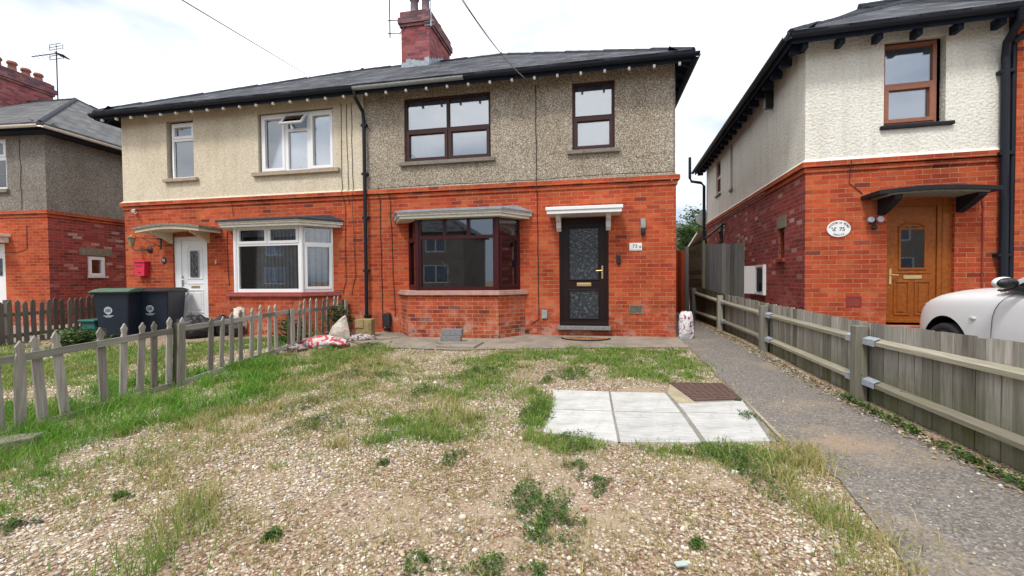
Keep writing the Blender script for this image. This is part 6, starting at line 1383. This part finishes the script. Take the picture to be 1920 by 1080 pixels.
# ================================================================== car
def car():
    C = thing('parked_car', 'white hatchback parked nose-in on the right, partly hidden by the low fence', 'car', (5.10, -3.30, gz(-3.3)+.008), 0, world=False)
    W2 = .86
    # stations along y: (y, halfwidth, sill z, shoulder z, centre-top z)
    S = [(2.02, .44, .30, .52, .60), (1.98, .64, .24, .66, .73), (1.88, .76, .20, .76, .86), (1.70, .82, .19, .88, .995), (1.45, .85, .19, .94, 1.05), (1.1, .86, .19, .95, 1.06), (.75, .865, .19, .975, 1.08), (.35, .868, .19, .985, 1.085), (0, .87, .19, .99, 1.07), (-.8, .87, .19, 1.0, 1.06), (-1.3, .865, .19, 1.0, 1.06), (-1.7, .84, .20, .98, 1.04), (-1.95, .76, .22, .90, .98), (-2.05, .60, .26, .80, .86)]
    b = MB(); rows = []
    for y, w_, zs, zh, zt in S:
        m_ = (zs+zh)/2
        prof = [(0, zs), (w_*.86, zs), (w_*.965, zs+.05), (w_*.99, m_-.06), (w_, m_+.06), (w_*.985, zh-.10), (w_*.955, zh-.03), (w_*.89, zh+.012), (w_*.78, zh+(zt-zh)*.45), (w_*.5, zt-.012), (0, zt)]
        full = [(-x, z) for x, z in prof[::-1]][:-1]+prof
        full = full[:-1] if False else full
        rows.append([b._v((x, y, z)) for x, z in ([(x, z) for x, z in prof]+[(-x, z) for x, z in prof[-2:0:-1]])])
    n = len(rows[0])
    for A, B_ in zip(rows, rows[1:]):
        for k in range(n): b.f.append([A[k], A[(k+1) % n], B_[(k+1) % n], B_[k]])
    b.f.append(rows[0][::-1]); b.f.append(rows[-1])
    body = build('body', b, M['carwhite'], C, smooth=True)
    bm = bmesh.new(); bm.from_mesh(body.data); bmesh.ops.recalc_face_normals(bm, faces=bm.faces[:]); bm.to_mesh(body.data); bm.free()
    cut = MB()
    for y in (1.30, -1.25): cut.lathe((0, 0, 0), [(.365, -1.2), (.365, 1.2)], 40, Matrix.Translation((0, y, .33)) @ Matrix.Rotation(R(90), 4, 'Y'))
    me = bpy.data.meshes.new('c'); me.from_pydata(cut.v, [], cut.f); co_ = bpy.data.objects.new('c', me); COL.objects.link(co_); co_.location = C.location
    bm = bmesh.new(); bm.from_mesh(me); bmesh.ops.recalc_face_normals(bm, faces=bm.faces[:]); bm.to_mesh(me); bm.free()
    sub = body.modifiers.new('s', 'SUBSURF'); sub.levels = 1; sub.render_levels = 1
    md = body.modifiers.new('b', 'BOOLEAN'); md.object = co_; md.operation = 'DIFFERENCE'; md.solver = 'EXACT'
    bpy.context.view_layer.update(); dg = bpy.context.evaluated_depsgraph_get(); nm = bpy.data.meshes.new_from_object(body.evaluated_get(dg))
    body.modifiers.clear(); body.data = nm; bpy.data.objects.remove(co_)
    a_ = body.modifiers.new('w', 'EDGE_SPLIT'); a_.split_angle = R(35)
    # arch lips
    for y in (1.30, -1.25):
        for s_ in (-1, 1):
            i = MB(); i.lathe((0, 0, 0), [(.01, -.24), (.362, -.24), (.362, .085)], 30, Matrix.Translation((s_*.75, y, .33)) @ Matrix.Rotation(R(90)*s_, 4, 'Y'), cap=False); build('wheel_well', i, M['black'], C)
            wh = MB(); T = Matrix.Translation((s_*.76, y, .30)) @ Matrix.Rotation(R(90)*s_, 4, 'Y'); wh.lathe((0, 0, 0), [(.2, -.09), (.29, -.095), (.305, -.06), (.305, .06), (.29, .09), (.205, .09), (.2, .05)], 36, T)
            w_ = build('wheel', wh, M['tyre'], C, smooth=True)
            rm = MB(); rm.lathe((0, 0, 0), [(.205, .02), (.205, .085), (.19, .085), (.185, .03), (.05, .045), (.045, .07), (.0, .075)], 30, T)
            for k in range(7): a = 2*math.pi*k/7; rm.bar(T @ Vector((.04*math.cos(a), .04*math.sin(a), .062)), T @ Vector((.195*math.cos(a), .195*math.sin(a), .072)), .035, .02, T.to_3x3() @ Vector((0, 0, 1)))
            build('rim', rm, M['alloy'], w_, smooth=False)
    # greenhouse
    g = MB(); St = [(.62, .70, 1.04, 1.04), (-.02, .66, 1.04, 1.40), (-.35, .635, 1.04, 1.49), (-.9, .63, 1.04, 1.51), (-1.5, .60, 1.04, 1.43), (-1.9, .58, 1.0, 1.08)]; rows = []
    for y, w_, zb_, zt in St:
        rows.append([g._v(p) for p in ((-.80 if y < .8 else -.70, y, zb_-.02), (-w_-.04, y, zt-.07 if zt > zb_+.1 else zt), (-w_+.08, y, zt), (w_-.08, y, zt), (w_+.04, y, zt-.07 if zt > zb_+.1 else zt), (.80 if y < .8 else .70, y, zb_-.02))])
    for A, B_ in zip(rows, rows[1:]):
        for k in range(5): g.f.append([A[k], A[k+1], B_[k+1], B_[k]])
    build('windows', g, M['carglass'], C, smooth=False)
    r_ = MB(); rows2 = []
    for y, w_, zb_, zt in St[1:-1]: rows2.append([r_._v((x, y, z+.012)) for x, z in ((-w_-.05, zt-.075), (-w_+.07, zt), (0, zt+.025), (w_-.07, zt), (w_+.05, zt-.075))])
    for A, B_ in zip(rows2, rows2[1:]):
        for k in range(4): r_.f.append([A[k], A[k+1], B_[k+1], B_[k]])
    build('roof', r_, M['carwhite'], C, smooth=True)
    for s_ in (-1, 1):
        for pr__ in (((s_*.77, .62, 1.03), (s_*.71, -.02, 1.33), .05, .05), ((s_*.82, -.15, 1.02), (s_*.675, -.22, 1.40), .02, .09), ((s_*.80, -1.45, 1.0), (s_*.64, -1.3, 1.38), .02, .16)):
            p = MB(); p.bar(*pr__); build('pillar', p, M['carwhite'], C)
        m_ = MB(); m_.blob((s_*.97, .34, 1.115), (.10, .065, .062), 16, 10); build('wing_mirror', m_, M['carwhite'], C, smooth=True)
        m_ = MB(); m_.blob((s_*.965, .305, 1.112), (.094, .05, .056), 16, 10); m_.bar((s_*.78, .30, 1.02), (s_*.93, .32, 1.07), .06, .06); build('mirror_glass', m_, M['black'], C, bevel=.006)
        q = MB(); q.tube([(s_*.862, .64, .26), (s_*.868, .625, .40), (s_*.870, .615, .52), (s_*.870, .61, .64), (s_*.868, .60, .74), (s_*.862, .58, .82), (s_*.852, .545, .89), (s_*.835, .50, .945), (s_*.80, .44, .99)], .0028, 5); q.tube([(s_*.873, -.45, .26), (s_*.880, -.45, .62), (s_*.86, -.45, .90)], .004, 5); build('door_seam', q, M['grille'], C)
        q = MB(); q.blob((s_*.866, .86, .70), (.012, .045, .022), 12, 8); build('side_repeater', q, M['carlamp'], C, smooth=True)
        q = MB(); q.blob((s_*.66, 1.70, .80), (.11, .17, .055), 16, 10); build('headlight', q, M['carlamp2'], C, smooth=True)
        q = MB(); q.box(s_*.872-.012, s_*.872+.012, -.32, -.14, .80, .825); build('door_handle', q, M['carwhite'], C, bevel=.006)
        q = MB(); q.tube([(s_*.80, .62, 1.03), (s_*.82, .3, 1.03), (s_*.82, -1.2, 1.04)], .012, 6); build('window_trim', q, M['black'], C)
    q = MB(); q.box(-.35, .35, 2.0, 2.035, .36, .47); build('grille', q, M['black'], C)
    q = MB(); q.box(-.26, .26, 2.036, 2.042, .38, .46); build('number_plate', q, M['whiteplas'], C)
M['carwhite'] = simple('white_car_paint', (.76, .78, .80), .35, var=.01, coat=.3); M['carglass'] = simple('car_glass', (.012, .016, .02), .06, spec=.8)
M['tyre'] = simple('tyre_rubber', (.015, .015, .017), .8); M['alloy'] = simple('alloy_rim', (.35, .36, .38), .3, metal=.7)
M['carlamp'] = simple('clear_lamp', (.55, .56, .58), .15); M['carlamp2'] = simple('lamp_lens', (.36, .20, .19), .12)
car()

# ================================================================== wires, trees, far things
def wire(name, P, label, sag=.3, r=.010):
    A, B_ = Vector(P[0]), Vector(P[1]); b = MB(); n = 24
    b.tube([A.lerp(B_, k/n)-Vector((0, 0, sag*4*(k/n)*(1-k/n))) for k in range(n+1)], r, 5); solo(name, b, M['wire'], label, 'wire', 'overhead phone wires', smooth=True)
M['wire'] = simple('wire_grey', (.20, .20, .21), .6)
wire('overhead_wire', ([-5.17, -4.5, 4.64], [-12.2, 11.0, 10.12]), 'single overhead wire crossing the sky above the cream house', .0)
wire('overhead_wire', ([-1.66, -3.5, 4.6], [-1.24, -0.4, 4.75]), 'right of the two overhead wires running to the dark eaves bracket', .12, .006)
wire('overhead_wire', ([-1.65, -3.6, 4.53], [-1.28, -0.41, 4.79]), 'left of the two overhead wires running to the dark eaves bracket', .10, .006)

def foliage_tree(name, x, y, z0, h, rx, label, cat, mat, n=5200, cone=False, trunk=True, size=.09, group=None, zc0=.15):
    t = thing(name, label, cat, (x, y, z0), 0, group, world=False); b = MB(); rr2 = random.Random(int(x*10+y))
    b.tube([(0, 0, -.1), (.03, .02, h*.35), (.0, .03, h*.8)], [.09, .07, .02], 8)
    tips = []
    for k in range(14):
        zz = h*(.2+.7*k/14); a = k*2.4; L2 = rx*(1-(k/14)*.8 if cone else .55+.4*math.sin(k)); q = Vector((math.cos(a)*L2*.8, math.sin(a)*L2*.8, zz+.25*L2)); b.tube([(0, .02, zz), q*.5+Vector((0, 0, zz*.5)), q], [.03, .02, .008], 5); tips.append(q)
    build('trunk', b, M['trunk'], t)
    C = []
    for k in range(60):
        u = rr2.random(); zz = h*(zc0+(1-zc0)*u); rad = rx*((1-u)*.95+.08) if cone else rx*math.sqrt(max(.05, 1-((u-.45)/.6)**2)); a = rr2.uniform(0, 6.28); rd = rad*math.sqrt(rr2.random())
        c = np.array([rd*math.cos(a), rd*math.sin(a), zz]); m_ = n//60; s_ = rx*rr2.uniform(.10, .26)
        C.append(c+RNG.normal(0, 1, (m_, 3))*np.array([s_, s_, s_*.7]))
    C = np.concatenate(C); o = leaves('crown', C, size, mat, parent=t, asp=.55)
    return t
M['trunk'] = simple('bark', (.10, .075, .05), .9, var=.3, scale=14, bump=.5)
foliage_tree('conifer_tree', 5.3, 16.5, 0, 4.6, 1.5, 'pale green feathery conifer rising between the two houses', 'tree', M['conifer'], 7000, cone=True, size=.16)
foliage_tree('bush', 3.8, 11.0, 0, 3.1, 1.0, 'dense green bush behind the orange gate', 'bush', M['leaf'], 6000, size=.12)
foliage_tree('bush', 4.75, 14.0, 0, 3.7, 1.1, 'taller rounded green bush beside the satellite dish', 'bush', M['leaf'], 5000, size=.12)
foliage_tree('garden_shrub', -5.05, -.55, 0, .55, .28, 'small leafy green shrub growing at the fence end by the brick wall', 'shrub', M['leaf'], 1100, size=.05)
foliage_tree('garden_shrub', -5.55, -1.25, -.04, .38, .4, 'low dark green shrub behind the picket fence under the white bay', 'shrub', M['leaf'], 1500, size=.05)
foliage_tree('garden_shrub', -9.2, -2.2, -.08, .3, .35, 'low ferny plant in front of the green-lidded bin', 'shrub', M['leaf'], 900, size=.08)
t = thing('far_house', 'distant house with grey hipped roof glimpsed between the two houses above the gate', 'house', (7.0, 32, 0), 0, world=False)
b = MB(); b.wall(-4, 5, 0, 4.0, [(-2, -.5, 2.4, 3.6), (2, 3.4, 2.4, 3.6)], .1); build('brick_wall', b, M['brick'], t); roof_hip(t, -4, 5, 0, 8, 4.0, R(27), mat=M['tile_grey'])
for a in ((-2, -.5), (2, 3.4)): window(t, Matrix(), a[0], a[1], 2.4, 3.6, .04, U, M['glass_dark'], [(a[0]+.06, a[1]-.06, 2.46, 3.54, False)])
t = thing('satellite_dish', 'pale satellite dish at the back of the right house above the pipes', 'satellite dish', T75 @ Vector((-.02, 8.9, 3.25)), 0, world=False)
b = MB(); n = 20; T = Matrix.Rotation(R(-100), 4, 'X') @ Matrix.Rotation(R(20), 4, 'Y')
rows = [[b._v(T @ Vector((r_*math.cos(2*math.pi*k/n), r_*math.sin(2*math.pi*k/n), r_*r_*.5))) for k in range(n)] for r_ in (.02, .1, .19, .26)]
for A, B_ in zip(rows, rows[1:]):
    for k in range(n): b.f.append([A[k], A[(k+1) % n], B_[(k+1) % n], B_[k]])
build('reflector', b, M['gutter_grey'], t, smooth=True); b = MB(); b.tube([(0, 0, -.35), (0, 0, .0), (.0, -.3, .05)], .015, 6); b.tube([(0, 0, -.2), (.3, .02, -.25)], .02, 6); build('feed_arm', b, M['gutter_grey'], t)
print('objects', len(bpy.data.objects), 'polys', sum(len(m.polygons) for m in bpy.data.meshes))
